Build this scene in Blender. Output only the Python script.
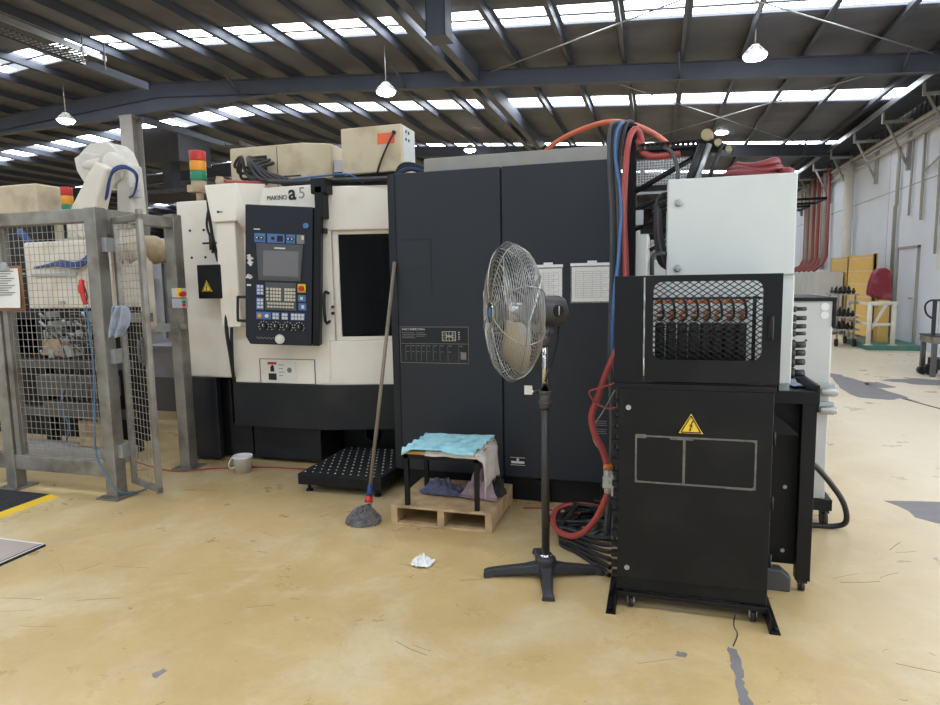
import bpy, bmesh, math, random
from mathutils import Vector, Matrix, noise
random.seed(7)
for o in list(bpy.data.objects):
    bpy.data.objects.remove(o)
S = bpy.context.scene
COL = S.collection
PI = math.pi

# ------------------------------------------------------------------ camera
cam_data = bpy.data.cameras.new('camera')
cam = bpy.data.objects.new('camera', cam_data)
COL.objects.link(cam)
cam_data.sensor_width = 36.0
cam_data.lens = 637.0 / 940.0 * 36.0
cam_data.clip_end = 200
_yaw, _pit, _rol = math.radians(16.49), math.radians(6.435), math.radians(-1.032)
_f = Vector((-math.sin(_yaw) * math.cos(_pit), math.cos(_yaw) * math.cos(_pit), -math.sin(_pit)))
_r0 = Vector((math.cos(_yaw), math.sin(_yaw), 0))
_u0 = _r0.cross(_f)
_r = _r0 * math.cos(_rol) + _u0 * math.sin(_rol)
_u = _u0 * math.cos(_rol) - _r0 * math.sin(_rol)
cam.matrix_world = Matrix(((_r.x, _u.x, -_f.x, 0), (_r.y, _u.y, -_f.y, 0), (_r.z, _u.z, -_f.z, 1.55), (0, 0, 0, 1)))
S.camera = cam

# ------------------------------------------------------------------ world, daylight, exposure
W = bpy.data.worlds.new('overcast_daylight')
S.world = W
W.use_nodes = True
W.node_tree.nodes['Background'].inputs[0].default_value = (0.80, 0.90, 1.0, 1)
W.node_tree.nodes['Background'].inputs[1].default_value = 0.8
def area(name, loc, rot, sx, sy, power, color):
    d = bpy.data.lights.new(name, 'AREA')
    d.shape = 'RECTANGLE'; d.size = sx; d.size_y = sy; d.energy = power; d.color = color
    o = bpy.data.objects.new(name, d); COL.objects.link(o)
    o.location = loc; o.rotation_euler = rot
    return o
# daylight through the open roller doors behind the photographer and in the wall beside the shop
area('roller_door_daylight', (7.2, 3.0, 2.4), (0, math.radians(90), 0), 4.2, 7.5, 380, (0.97, 0.98, 1.0))
SKY_STRENGTH = 9.0
LAMP_STRENGTH = 30.0
S.view_settings.view_transform = 'Standard'
S.view_settings.look = 'None'
S.view_settings.exposure = 0.14
S.view_settings.gamma = 1.0
S.view_settings.use_curve_mapping = False

# ------------------------------------------------------------------ materials
def lin(c):
    return tuple(((v / 255) / 12.92 if v / 255 <= 0.04045 else ((v / 255 + 0.055) / 1.055) ** 2.4) for v in c)
def mat(name, rgb, rough=0.5, metal=0.0, var=0.10, vscale=6.0, bump=0.0, bscale=60.0, dirt=None, dirt_amt=0.5, dscale=2.5, spec=0.5, dstep=(0.5, 0.7)):
    m = bpy.data.materials.new(name); m.use_nodes = True
    nt = m.node_tree; b = nt.nodes['Principled BSDF']
    c = lin(rgb)
    b.inputs['Roughness'].default_value = rough
    b.inputs['Metallic'].default_value = metal
    b.inputs['Specular IOR Level'].default_value = spec
    tc = nt.nodes.new('ShaderNodeTexCoord')
    n = nt.nodes.new('ShaderNodeTexNoise'); n.inputs['Scale'].default_value = vscale; n.inputs['Detail'].default_value = 6
    nt.links.new(tc.outputs['Object'], n.inputs['Vector'])
    r = nt.nodes.new('ShaderNodeValToRGB')
    r.color_ramp.elements[0].position = 0.3; r.color_ramp.elements[1].position = 0.7
    r.color_ramp.elements[0].color = tuple(max(0, v * (1 - var)) for v in c) + (1,)
    r.color_ramp.elements[1].color = tuple(min(1, v * (1 + var)) for v in c) + (1,)
    nt.links.new(n.outputs['Fac'], r.inputs['Fac'])
    out = r.outputs['Color']
    if dirt:
        n2 = nt.nodes.new('ShaderNodeTexNoise'); n2.inputs['Scale'].default_value = dscale; n2.inputs['Detail'].default_value = 8
        nt.links.new(tc.outputs['Object'], n2.inputs['Vector'])
        r2 = nt.nodes.new('ShaderNodeValToRGB')
        r2.color_ramp.elements[0].position = dstep[0]; r2.color_ramp.elements[1].position = dstep[1]
        r2.color_ramp.elements[1].color = (dirt_amt, dirt_amt, dirt_amt, 1)
        r2.color_ramp.elements[0].color = (0, 0, 0, 1)
        nt.links.new(n2.outputs['Fac'], r2.inputs['Fac'])
        mx = nt.nodes.new('ShaderNodeMix'); mx.data_type = 'RGBA'
        nt.links.new(r2.outputs['Color'], mx.inputs[0])
        nt.links.new(out, mx.inputs[6]); mx.inputs[7].default_value = lin(dirt) + (1,)
        out = mx.outputs[2]
    nt.links.new(out, b.inputs['Base Color'])
    if bump:
        n3 = nt.nodes.new('ShaderNodeTexNoise'); n3.inputs['Scale'].default_value = bscale; n3.inputs['Detail'].default_value = 4
        nt.links.new(tc.outputs['Object'], n3.inputs['Vector'])
        bp = nt.nodes.new('ShaderNodeBump'); bp.inputs['Strength'].default_value = bump; bp.inputs['Distance'].default_value = 0.01
        nt.links.new(n3.outputs['Fac'], bp.inputs['Height']); nt.links.new(bp.outputs['Normal'], b.inputs['Normal'])
    return m
def emis(name, rgb, strength):
    m = bpy.data.materials.new(name); m.use_nodes = True
    nt = m.node_tree; b = nt.nodes['Principled BSDF']
    tc = nt.nodes.new('ShaderNodeTexCoord'); n = nt.nodes.new('ShaderNodeTexNoise'); n.inputs['Scale'].default_value = 3
    nt.links.new(tc.outputs['Object'], n.inputs['Vector'])
    r = nt.nodes.new('ShaderNodeValToRGB'); c = lin(rgb)
    r.color_ramp.elements[0].color = tuple(v * .9 for v in c) + (1,); r.color_ramp.elements[1].color = c + (1,)
    nt.links.new(n.outputs['Fac'], r.inputs['Fac'])
    nt.links.new(r.outputs['Color'], b.inputs['Emission Color']); nt.links.new(r.outputs['Color'], b.inputs['Base Color'])
    b.inputs['Emission Strength'].default_value = strength
    return m
M = {}
M['cream'] = mat('cream_enamel', (238, 231, 218), 0.38, var=.03, vscale=2, dirt=(196, 178, 146), dirt_amt=.22, dscale=3)
M['beige'] = mat('beige_enamel', (205, 190, 160), 0.45, var=.05, vscale=3, dirt=(140, 112, 78), dirt_amt=.45, dscale=4)
M['robot'] = mat('robot_cream', (224, 216, 200), 0.4, var=.04, dirt=(170, 150, 125), dirt_amt=.4, dscale=5)
M['robotw'] = mat('robot_cover_white', (218, 213, 203), 0.4, var=.04, dirt=(170, 160, 145), dirt_amt=.35, dscale=6)
M['charcoal'] = mat('charcoal_panel', (39, 43, 49), 0.45, var=.05, vscale=3, bump=.05, bscale=300, spec=.35)
M['charcoal2'] = mat('charcoal_skirt', (27, 30, 35), 0.42, spec=.35, var=.08, vscale=4, dirt=(64, 62, 58), dirt_amt=.3, dscale=3, bump=.04, bscale=300)
M['navy'] = mat('operator_panel_navy', (27, 33, 43), 0.42, spec=.35, var=.05)
M['black'] = mat('black_powdercoat', (12, 14, 18), 0.45, spec=.3, var=.12, vscale=5, bump=.05, bscale=250, dirt=(48, 46, 44), dirt_amt=.25, dscale=4)
M['blackm'] = mat('black_matt', (24, 24, 25), 0.65, var=.2)
M['deep'] = mat('recess_shade_black', (14, 14, 15), 0.6, var=.2)  # near-black that stands in for shade in gaps and interiors
M['rubber'] = mat('black_rubber', (26, 26, 27), 0.5, var=.15, vscale=12)
M['cable_grey'] = mat('grey_cable', (72, 72, 74), 0.5, var=.1)
M['steel'] = mat('raw_steel', (142, 139, 131), 0.45, metal=.6, var=.2, vscale=7, dirt=(88, 76, 60), dirt_amt=.6, dscale=5)
M['galv'] = mat('galvanised_steel', (176, 178, 178), 0.42, metal=.7, var=.12, vscale=10)
M['wire'] = mat('wire_mesh_steel', (170, 167, 160), 0.4, metal=.7, var=.15, vscale=20, dirt=(96, 82, 66), dirt_amt=.5, dscale=10)
M['chrome'] = mat('chrome', (215, 215, 212), 0.18, metal=1, var=.06)
M['alu'] = mat('aluminium', (196, 196, 194), 0.3, metal=1, var=.08)
M['beam'] = mat('painted_structural_steel', (76, 81, 93), 0.55, var=.08, vscale=1.5)
M['purlin'] = mat('roof_purlin_steel', (80, 84, 95), 0.5, metal=.25, var=.1, vscale=2)
M['colpaint'] = mat('column_paint', (156, 152, 148), 0.6, var=.06)
M['roof'] = mat('roof_insulation', (92, 94, 104), 0.7, var=.16, vscale=1.2, bump=.7, bscale=5, dirt=(62, 63, 70), dirt_amt=.6, dscale=.9)
M['wallp'] = mat('wall_paint', (224, 230, 240), 0.7, var=.02, vscale=1, dirt=(200, 202, 206), dirt_amt=.35, dscale=.6)
M['darkclad'] = mat('dark_cladding', (74, 74, 80), 0.6, var=.1)
M['white_cab'] = mat('light_grey_cabinet', (202, 206, 203), 0.42, var=.02, bump=.03, bscale=400)
M['grey_cab'] = mat('grey_cabinet', (196, 197, 194), 0.42, var=.04)
M['greybar'] = mat('grey_profile', (150, 148, 142), 0.6, var=.08, vscale=8, dirt=(170, 150, 105), dirt_amt=.35, dscale=9)
M['wood'] = mat('pallet_wood', (186, 158, 120), 0.7, var=.2, vscale=9, dirt=(124, 102, 76), dirt_amt=.6, dscale=6)
M['mopwood'] = mat('mop_handle', (124, 112, 98), 0.6, var=.15)
M['ply'] = mat('table_board', (196, 150, 96), 0.6, var=.15)
M['cyan'] = mat('cyan_wiper_cloth', (162, 212, 220), 0.85, var=.12, vscale=12, bump=.3, bscale=40, dirt=(84, 150, 166), dirt_amt=.6, dscale=16)
M['paper'] = mat('paper', (226, 224, 218), 0.6, var=.03)
M['film'] = mat('creased_plastic_film', (214, 204, 196), 0.35, var=.1, vscale=14, bump=.4, bscale=30)
M['ragblue'] = mat('blue_rag', (92, 96, 122), 0.9, var=.25, vscale=14, bump=.4, bscale=60)
M['ragpink'] = mat('pinkish_rag', (172, 150, 156), 0.9, var=.25, vscale=14, bump=.4, bscale=60)
M['raggrey'] = mat('pale_blue_rag', (150, 158, 172), 0.9, var=.2, vscale=14, bump=.4, bscale=60)
M['mop'] = mat('mop_yarn', (112, 108, 108), 0.95, var=.35, vscale=30)
M['red'] = mat('red_hose', (158, 66, 60), 0.45, var=.1, vscale=6)
M['orange'] = mat('orange_hose', (206, 104, 70), 0.45, var=.08)
M['blue'] = mat('blue_hose', (60, 100, 150), 0.4, var=.1)
M['dkblue'] = mat('dark_blue_conduit', (40, 66, 124), 0.45, var=.15)
M['redp'] = mat('red_plastic', (190, 42, 38), 0.35, var=.05)
M['amberp'] = mat('amber_plastic', (226, 150, 40), 0.3, var=.05)
M['greenp'] = mat('green_plastic', (30, 128, 92), 0.3, var=.05)
M['yellow'] = mat('yellow_enamel', (236, 196, 52), 0.45, var=.05)
M['locker'] = mat('yellow_perforated_panel', (228, 186, 104), 0.5, var=.05)
M['bluep'] = mat('blue_plate', (74, 112, 164), 0.4, var=.05)
M['key'] = mat('key_cream', (204, 196, 176), 0.5, var=.08)
M['screen'] = mat('grey_lcd_screen', (112, 110, 112), 0.18, var=.03)
M['bezel'] = mat('screen_bezel_grey', (74, 76, 80), 0.45, var=.04)
M['white'] = mat('white_plastic', (228, 228, 226), 0.4, var=.03)
M['whitep'] = mat('white_print', (214, 212, 206), 0.6, var=.03)
M['ink'] = mat('black_ink', (30, 30, 32), 0.6, var=.05)
M['greyink'] = mat('grey_ink', (122, 120, 120), 0.6, var=.05)
M['fangrey'] = mat('fan_body_grey', (82, 80, 80), 0.4, var=.06)
M['fanbase'] = mat('fan_base_grey', (44, 44, 48), 0.5, var=.08)
M['bronze'] = mat('fan_pole_grey', (52, 49, 47), 0.4, metal=.1, var=.08)
M['brass'] = mat('copper_terminal', (206, 120, 62), 0.4, metal=.2, var=.2, vscale=20)
M['tan'] = mat('tan_casting', (178, 160, 128), 0.5, var=.1, dirt=(130, 100, 60), dirt_amt=.5, dscale=8)
M['lav'] = mat('grey_machine_door', (178, 178, 190), 0.4, var=.06, dirt=(120, 120, 128), dirt_amt=.4, dscale=4)
M['stud'] = mat('tread_stud', (196, 196, 192), .5, var=.05)
M['hosemaroon'] = mat('dark_red_hose', (120, 40, 44), .45, var=.1)
M['airblue'] = mat('faded_blue_hose', (70, 108, 140), .4, var=.1)
M['capbrass'] = mat('dull_brass_cap', (150, 138, 104), .5, var=.12)
M['outline'] = mat('pale_grey_print', (158, 155, 150), .6, var=.03)
M['fanwire'] = mat('fan_guard_wire', (176, 174, 170), .32, metal=.7, var=.08)
M['clipb'] = mat('clipboard_brown', (140, 100, 66), .6, var=.1)
M['scratch'] = mat('scratch_brown', (120, 98, 68), .7, var=.2)
M['maroon'] = mat('maroon_cover', (136, 34, 52), 0.5, var=.1, dirt=(176, 120, 124), dirt_amt=.5, dscale=5)
M['redcond'] = mat('red_conduit', (150, 76, 70), 0.5, var=.08)
M['teal'] = mat('teal_kerb_paint', (74, 128, 118), 0.55, var=.12, dirt=(150, 150, 130), dirt_amt=.4)
M['railw'] = mat('white_rail', (224, 218, 204), 0.45, var=.05)
M['cond'] = mat('grey_conduit', (168, 164, 156), 0.5, var=.05)
M['orangelabel'] = mat('orange_label', (236, 106, 60), 0.5, var=.08, vscale=30)
M['patch'] = mat('bare_concrete_patch', (128, 124, 126), 0.5, var=.12, vscale=8)
M['mat'] = mat('ribbed_rubber', (40, 41, 46), 0.7, var=.2, bump=.6, bscale=90)
M['board'] = mat('grey_board', (176, 164, 154), 0.6, var=.05)
M['sky'] = emis('translucent_skylight_sheet', (238, 246, 255), SKY_STRENGTH)
M['lamp'] = emis('lit_lamp_lens', (250, 252, 255), LAMP_STRENGTH)
M['tube'] = emis('lit_tube', (245, 248, 255), 3.0)

# floor: worn ochre epoxy
def floor_mat():
    m = bpy.data.materials.new('worn_ochre_epoxy_floor'); m.use_nodes = True
    nt = m.node_tree; b = nt.nodes['Principled BSDF']; L = nt.links.new
    tc = nt.nodes.new('ShaderNodeTexCoord')
    def nz(scale, detail=6, dist=0.0, rough=.6):
        n = nt.nodes.new('ShaderNodeTexNoise'); n.inputs['Scale'].default_value = scale; n.inputs['Detail'].default_value = detail
        n.inputs['Distortion'].default_value = dist; n.inputs['Roughness'].default_value = rough
        L(tc.outputs['Object'], n.inputs['Vector']); return n.outputs['Fac']
    def ramp(src, p0, p1, c0, c1):
        r = nt.nodes.new('ShaderNodeValToRGB'); r.color_ramp.elements[0].position = p0; r.color_ramp.elements[1].position = p1
        r.color_ramp.elements[0].color = c0 + (1,); r.color_ramp.elements[1].color = c1 + (1,); L(src, r.inputs['Fac']); return r.outputs['Color']
    def mix(fac, a, bb):
        x = nt.nodes.new('ShaderNodeMix'); x.data_type = 'RGBA'; L(fac, x.inputs[0]); L(a, x.inputs[6])
        if isinstance(bb, tuple): x.inputs[7].default_value = bb + (1,)
        else: L(bb, x.inputs[7])
        return x.outputs[2]
    base = ramp(nz(.55, 5), .35, .68, lin((190, 162, 109)), lin((209, 184, 135)))
    worn = ramp(nz(1.5, 10, .5, .68), .48, .66, (0, 0, 0), (.75, .75, .75))
    c = mix(worn, base, lin((214, 199, 166)))
    fine = ramp(nz(3.3, 12, .3, .78), .42, .78, (0, 0, 0), (.6, .6, .6))
    c = mix(fine, c, lin((168, 140, 94)))
    scuff = ramp(nz(22, 8, 2.5, .8), .56, .78, (0, 0, 0), (.55, .55, .55))
    c = mix(scuff, c, lin((146, 120, 84)))
    # daylight sheen along the aisle by the long wall, put into the colour
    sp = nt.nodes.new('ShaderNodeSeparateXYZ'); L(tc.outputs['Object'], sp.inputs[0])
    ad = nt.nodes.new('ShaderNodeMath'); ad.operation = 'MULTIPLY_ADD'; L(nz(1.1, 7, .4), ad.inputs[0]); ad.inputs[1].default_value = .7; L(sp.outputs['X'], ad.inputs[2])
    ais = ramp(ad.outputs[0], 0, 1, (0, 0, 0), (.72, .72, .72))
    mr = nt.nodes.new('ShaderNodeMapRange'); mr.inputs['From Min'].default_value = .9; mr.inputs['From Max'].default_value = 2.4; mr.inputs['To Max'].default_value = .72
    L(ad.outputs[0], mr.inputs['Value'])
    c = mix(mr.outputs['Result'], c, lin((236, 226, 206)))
    speck = ramp(nz(45, 2, 0, .4), .77, .785, (0, 0, 0), (.8, .8, .8))
    c = mix(speck, c, lin((92, 78, 62)))
    L(c, b.inputs['Base Color'])
    rr = ramp(nz(3, 6), .3, .7, (.24, .24, .24), (.46, .46, .46)); L(rr, b.inputs['Roughness'])
    bp = nt.nodes.new('ShaderNodeBump'); bp.inputs['Strength'].default_value = .12; bp.inputs['Distance'].default_value = .01
    L(nz(25, 5), bp.inputs['Height']); L(bp.outputs['Normal'], b.inputs['Normal'])
    return m
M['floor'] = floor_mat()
def glass(name, rgb, alpha_rough=.05):
    m = bpy.data.materials.new(name); m.use_nodes = True
    nt = m.node_tree; b = nt.nodes['Principled BSDF']
    tc = nt.nodes.new('ShaderNodeTexCoord'); n = nt.nodes.new('ShaderNodeTexNoise'); n.inputs['Scale'].default_value = 5
    nt.links.new(tc.outputs['Object'], n.inputs['Vector'])
    r = nt.nodes.new('ShaderNodeMapRange'); r.inputs['To Min'].default_value = alpha_rough; r.inputs['To Max'].default_value = alpha_rough + .08
    nt.links.new(n.outputs['Fac'], r.inputs['Value']); nt.links.new(r.outputs['Result'], b.inputs['Roughness'])
    b.inputs['Base Color'].default_value = lin(rgb) + (1,)
    b.inputs['Alpha'].default_value = .55
    return m
M['sleeve'] = glass('clear_plastic_sleeve', (236, 236, 236)); M['sleeve'].node_tree.nodes['Principled BSDF'].inputs['Alpha'].default_value = .12
M['tint'] = glass('tinted_window', (8, 9, 12)); M['tint'].node_tree.nodes['Principled BSDF'].inputs['Specular IOR Level'].default_value = .12

# ------------------------------------------------------------------ mesh building
class MB:
    """collects shapes, then links them as ONE mesh object"""
    def __init__(s, M=None):
        s.v = []; s.f = []; s.sm = []; s.mi = []; s.M = M; s.cur = 0
    def add(s, vs, fs, smooth=False):
        k = len(s.v)
        for p in vs:
            p = Vector(p)
            s.v.append(s.M @ p if s.M else p)
        for i, f in enumerate(fs):
            s.f.append([k + j for j in f]); s.sm.append(smooth if isinstance(smooth, bool) else smooth[i]); s.mi.append(s.cur)
        return s
    def box(s, x0, x1, y0, y1, z0, z1):
        return s.add([(x0, y0, z0), (x1, y0, z0), (x1, y1, z0), (x0, y1, z0), (x0, y0, z1), (x1, y0, z1), (x1, y1, z1), (x0, y1, z1)],
                     [(0, 3, 2, 1), (4, 5, 6, 7), (0, 1, 5, 4), (1, 2, 6, 5), (2, 3, 7, 6), (3, 0, 4, 7)])
    def prism(s, pts, axis, a0, a1):
        """polygon extruded along axis; pts are the two other coordinates in xyz order"""
        def mk(p, a):
            return {'x': (a, p[0], p[1]), 'y': (p[0], a, p[1]), 'z': (p[0], p[1], a)}[axis]
        n = len(pts)
        vs = [mk(p, a0) for p in pts] + [mk(p, a1) for p in pts]
        fs = [tuple(range(n))[::-1], tuple(range(n, 2 * n))] + [(i, (i + 1) % n, n + (i + 1) % n, n + i) for i in range(n)]
        return s.add(vs, fs)
    def cyl(s, p0, p1, r0, r1=None, n=14, caps=True):
        p0, p1 = Vector(p0), Vector(p1); r1 = r0 if r1 is None else r1
        d = (p1 - p0).normalized(); a = d.orthogonal().normalized(); b = d.cross(a)
        vs = []
        for p, r in ((p0, r0), (p1, r1)):
            for i in range(n):
                t = 2 * PI * i / n; vs.append(p + a * (r * math.cos(t)) + b * (r * math.sin(t)))
        fs = [(i, (i + 1) % n, n + (i + 1) % n, n + i) for i in range(n)]; sm = [True] * n
        if caps: fs += [tuple(range(n))[::-1], tuple(range(n, 2 * n))]; sm += [False, False]
        return s.add(vs, fs, sm)
    def lathe(s, prof, origin, axis, n=24, close=True):
        o = Vector(origin); d = Vector(axis).normalized(); a = d.orthogonal().normalized(); b = d.cross(a)
        vs = []
        for r, h in prof:
            for i in range(n):
                t = 2 * PI * i / n; vs.append(o + d * h + a * (r * math.cos(t)) + b * (r * math.sin(t)))
        fs = []
        for k in range(len(prof) - 1):
            for i in range(n):
                fs.append((k * n + i, k * n + (i + 1) % n, (k + 1) * n + (i + 1) % n, (k + 1) * n + i))
        sm = [True] * len(fs)
        if close:
            fs += [tuple(range(n))[::-1], tuple(range((len(prof) - 1) * n, len(prof) * n))]; sm += [False, False]
        return s.add(vs, fs, sm)
    def tube(s, pts, r, n=8, sub=6, closed=False):
        P = [Vector(p) for p in pts]
        if sub > 1 and len(P) > 2:
            Q = []; m = len(P)
            rng = range(m) if closed else range(m - 1)
            for i in rng:
                if closed: a, b, c, d = P[(i - 1) % m], P[i], P[(i + 1) % m], P[(i + 2) % m]
                else: a, b, c, d = P[max(i - 1, 0)], P[i], P[i + 1], P[min(i + 2, m - 1)]
                for k in range(sub):
                    t = k / sub; t2 = t * t; t3 = t2 * t
                    Q.append(0.5 * ((2 * b) + (c - a) * t + (2 * a - 5 * b + 4 * c - d) * t2 + (3 * b - a - 3 * c + d) * t3))
            if not closed: Q.append(P[-1])
            P = Q
        m = len(P); vs = []; nrm = None
        for i in range(m):
            if closed: t = (P[(i + 1) % m] - P[(i - 1) % m])
            else: t = (P[min(i + 1, m - 1)] - P[max(i - 1, 0)])
            t = t.normalized() if t.length > 1e-9 else Vector((0, 0, 1))
            if nrm is None: nrm = t.orthogonal().normalized()
            else:
                nrm = nrm - t * nrm.dot(t)
                nrm = nrm.normalized() if nrm.length > 1e-6 else t.orthogonal().normalized()
            b = t.cross(nrm)
            rr = r[min(i, len(r) - 1)] if isinstance(r, (list, tuple)) else r
            for k in range(n):
                q = 2 * PI * k / n; vs.append(P[i] + nrm * (rr * math.cos(q)) + b * (rr * math.sin(q)))
        fs = []
        for i in range(m if closed else m - 1):
            j = (i + 1) % m
            for k in range(n): fs.append((i * n + k, i * n + (k + 1) % n, j * n + (k + 1) % n, j * n + k))
        sm = [True] * len(fs)
        if not closed:
            fs += [tuple(range(n))[::-1], tuple(range((m - 1) * n, m * n))]; sm += [False, False]
        return s.add(vs, fs, sm)
    def grid(s, fn, nu, nv, smooth=True):
        vs = [fn(i / nu, j / nv) for j in range(nv + 1) for i in range(nu + 1)]
        fs = [(j * (nu + 1) + i, j * (nu + 1) + i + 1, (j + 1) * (nu + 1) + i + 1, (j + 1) * (nu + 1) + i) for j in range(nv) for i in range(nu)]
        return s.add(vs, fs, smooth)
    def ring_plate(s, x0, x1, z0, z1, hx0, hx1, hz0, hz1, y0, y1, rad=.03, k=5):
        """plate in the xz plane with a round-cornered opening"""
        inn = []; out = []
        for cx, cz, a0, oc in ((hx1 - rad, hz1 - rad, 0, (x1, z1)), (hx0 + rad, hz1 - rad, PI / 2, (x0, z1)), (hx0 + rad, hz0 + rad, PI, (x0, z0)), (hx1 - rad, hz0 + rad, 1.5 * PI, (x1, z0))):
            for i in range(k + 1):
                a = a0 + PI / 2 * i / k
                inn.append((cx + rad * math.cos(a), cz + rad * math.sin(a))); out.append(oc)
        n = len(inn)
        vs = [(p[0], y, p[1]) for y in (y0, y1) for p in inn] + [(p[0], y, p[1]) for y in (y0, y1) for p in out]
        fs = []
        for i in range(n):
            j = (i + 1) % n
            fs += [(i, j, n + j, n + i)]
            if out[i] == out[j]:
                fs += [(i, 2 * n + i, j), (n + i, n + j, 3 * n + i)]
            else:
                fs += [(i, 2 * n + i, 2 * n + j, j), (n + i, n + j, 3 * n + j, 3 * n + i), (2 * n + i, 3 * n + i, 3 * n + j, 2 * n + j)]
        return s.add(vs, fs)
    def rbox(s, x0, x1, y0, y1, z0, z1, r=.03, axis='y', k=4):
        """box with four rounded edges along axis"""
        rng = {'x': (y0, y1, z0, z1, x0, x1), 'y': (x0, x1, z0, z1, y0, y1), 'z': (x0, x1, y0, y1, z0, z1)}[axis]
        a0, a1, b0, b1, c0, c1 = rng
        pts = []
        for cx, cz, t0 in ((a1 - r, b1 - r, 0), (a0 + r, b1 - r, PI / 2), (a0 + r, b0 + r, PI), (a1 - r, b0 + r, 1.5 * PI)):
            for i in range(k + 1):
                t = t0 + PI / 2 * i / k; pts.append((cx + r * math.cos(t), cz + r * math.sin(t)))
        return s.prism(pts, axis, c0, c1)
    def build(s, name, m, parent=None, origin=None, bev=0, seg=2, solid=0):
        me = bpy.data.meshes.new(name)
        off = Vector(origin) if origin is not None else (parent['_o'] if parent is not None and '_o' in parent else None)
        off = Vector(off) if off is not None else Vector((0, 0, 0))
        me.from_pydata([tuple(p - off) for p in s.v], [], s.f)
        mats = m if isinstance(m, (list, tuple)) else [m]
        for q in mats: me.materials.append(q)
        for i, p in enumerate(me.polygons):
            p.use_smooth = s.sm[i]
            if len(mats) > 1: p.material_index = s.mi[i]
        bm = bmesh.new(); bm.from_mesh(me)
        bmesh.ops.recalc_face_normals(bm, faces=bm.faces)
        bm.to_mesh(me); bm.free(); me.update()
        o = bpy.data.objects.new(name, me); COL.objects.link(o)
        if parent is not None:
            o.parent = parent
            OFF[o.name] = off
        else:
            o.location = off
        if bev:
            b = o.modifiers.new('edge', 'BEVEL'); b.width = bev; b.segments = seg; b.limit_method = 'ANGLE'; b.angle_limit = math.radians(40)
        if solid:
            q = o.modifiers.new('thickness', 'SOLIDIFY'); q.thickness = solid; q.offset = 0
        o['_o'] = tuple(off)
        return o
OFF = {}
def tag(o, label, cat, group=None):
    o['label'] = label; o['category'] = cat
    if group: o['group'] = group
    return o
def thing(name, label, cat, loc=(0, 0, 0), group=None):
    o = bpy.data.objects.new(name, None); COL.objects.link(o)
    o.location = loc; o.empty_display_size = .1; o['_o'] = tuple(loc)
    return tag(o, label, cat, group)
def struct(o):
    o['kind'] = 'structure'; return o
def copy_tree(o, delta, label=None, group=None, parent=None):
    c = o.copy(); COL.objects.link(c)
    if parent is not None: c.parent = parent
    else: c.location = Vector(o.location) + Vector(delta)
    if label: c['label'] = label
    if group: c['group'] = group
    for ch in list(o.children): copy_tree(ch, delta, parent=c)
    return c
def text(name, s, size, mtx, m, parent, depth=.0012, align='LEFT', bold=0.0, sx=1.0):
    cu = bpy.data.curves.new(name, 'FONT'); cu.body = s; cu.size = size; cu.extrude = depth; cu.align_x = align; cu.offset = bold; cu.resolution_u = 3
    t = bpy.data.objects.new(name, cu); COL.objects.link(t)
    dg = bpy.context.evaluated_depsgraph_get()
    me = bpy.data.meshes.new_from_object(t.evaluated_get(dg))
    bpy.data.objects.remove(t)
    off = Vector(parent['_o'])
    for v in me.vertices:
        p = v.co.copy(); p.x *= sx; v.co = (mtx @ p) - off
    me.materials.clear(); me.materials.append(m)
    o = bpy.data.objects.new(name, me); COL.objects.link(o); o.parent = parent; o['_o'] = tuple(off)
    return o
FRONT = lambda x, y, z: Matrix.Translation((x, y, z)) @ Matrix.Rotation(PI / 2, 4, 'X')   # lettering that faces the -Y side
def hose(name, label, cat, pts, r, m, group=None, n=8, sub=6):
    b = MB(); b.tube(pts, r, n, sub)
    return tag(b.build(name, m, origin=pts[0]), label, cat, group)

# ================================================================== STRUCTURE
XW = 5.1                                     # inner face of the long wall
def zr(x): return 6.53 - 0.069 * abs(x + 11.4)   # underside of roof sheeting
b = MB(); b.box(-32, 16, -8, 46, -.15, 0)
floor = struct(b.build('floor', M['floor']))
# floor patches where the coating has worn away, and the filled crack
def flat(name, pts, z, m, parent=None):
    q = MB(); q.prism(pts, 'z', 0.0, z); return q.build(name, m, parent)
def jag(pts, amp=.03, sub=4, seed=1):
    rnd = random.Random(seed); out = []
    for i in range(len(pts)):
        a, c = Vector(pts[i] + (0,)), Vector(pts[(i + 1) % len(pts)] + (0,))
        for k in range(sub):
            p = a.lerp(c, k / sub); out.append((p.x + rnd.uniform(-amp, amp), p.y + rnd.uniform(-amp, amp)))
    return out
flat('bare_patch', jag([(2.55, 11.1), (2.46, 10.2), (2.36, 9.2), (2.62, 8.85), (2.9, 8.95), (3.02, 8.75), (2.93, 9.5), (2.85, 10.2), (2.72, 11.0)], .05, 4, 2), .0015, M['patch'], floor)
flat('bare_patch', jag([(2.82, 10.05), (2.95, 9.75), (3.12, 9.9), (3.02, 10.3), (2.86, 10.3)], .04, 3, 3), .0015, M['patch'], floor)
flat('bare_patch', jag([(3.15, 10.55), (3.4, 10.2), (4.6, 10.0), (4.7, 10.5), (3.6, 10.75)], .05, 4, 4), .0015, M['patch'], floor)
flat('bare_patch', jag([(1.5, 4.83), (1.66, 4.46), (2.0, 4.4), (2.4, 4.7), (2.2, 4.92)], .03, 4, 5), .0015, M['patch'], floor)
flat('filled_crack', jag([(.300, 2.72), (.338, 2.70), (.345, 2.58), (.335, 2.50), (.34, 2.42), (.352, 2.34), (.345, 2.2), (.318, 2.2), (.306, 2.36), (.312, 2.48), (.298, 2.56), (.306, 2.64)], .007, 4, 6), .0015, M['patch'], floor)
c = MB(); c.tube([(.36, 3.0, .0005), (.345, 2.9, .0005), (.352, 2.83, .0005), (.325, 2.73, .0005)], .0025, 5)
c.tube([(2.93, 8.95, .0005), (3.12, 8.3, .0005), (3.5, 7.0, .0005)], .008, 5)
c.build('floor_crack', M['blackm'], floor)
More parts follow.
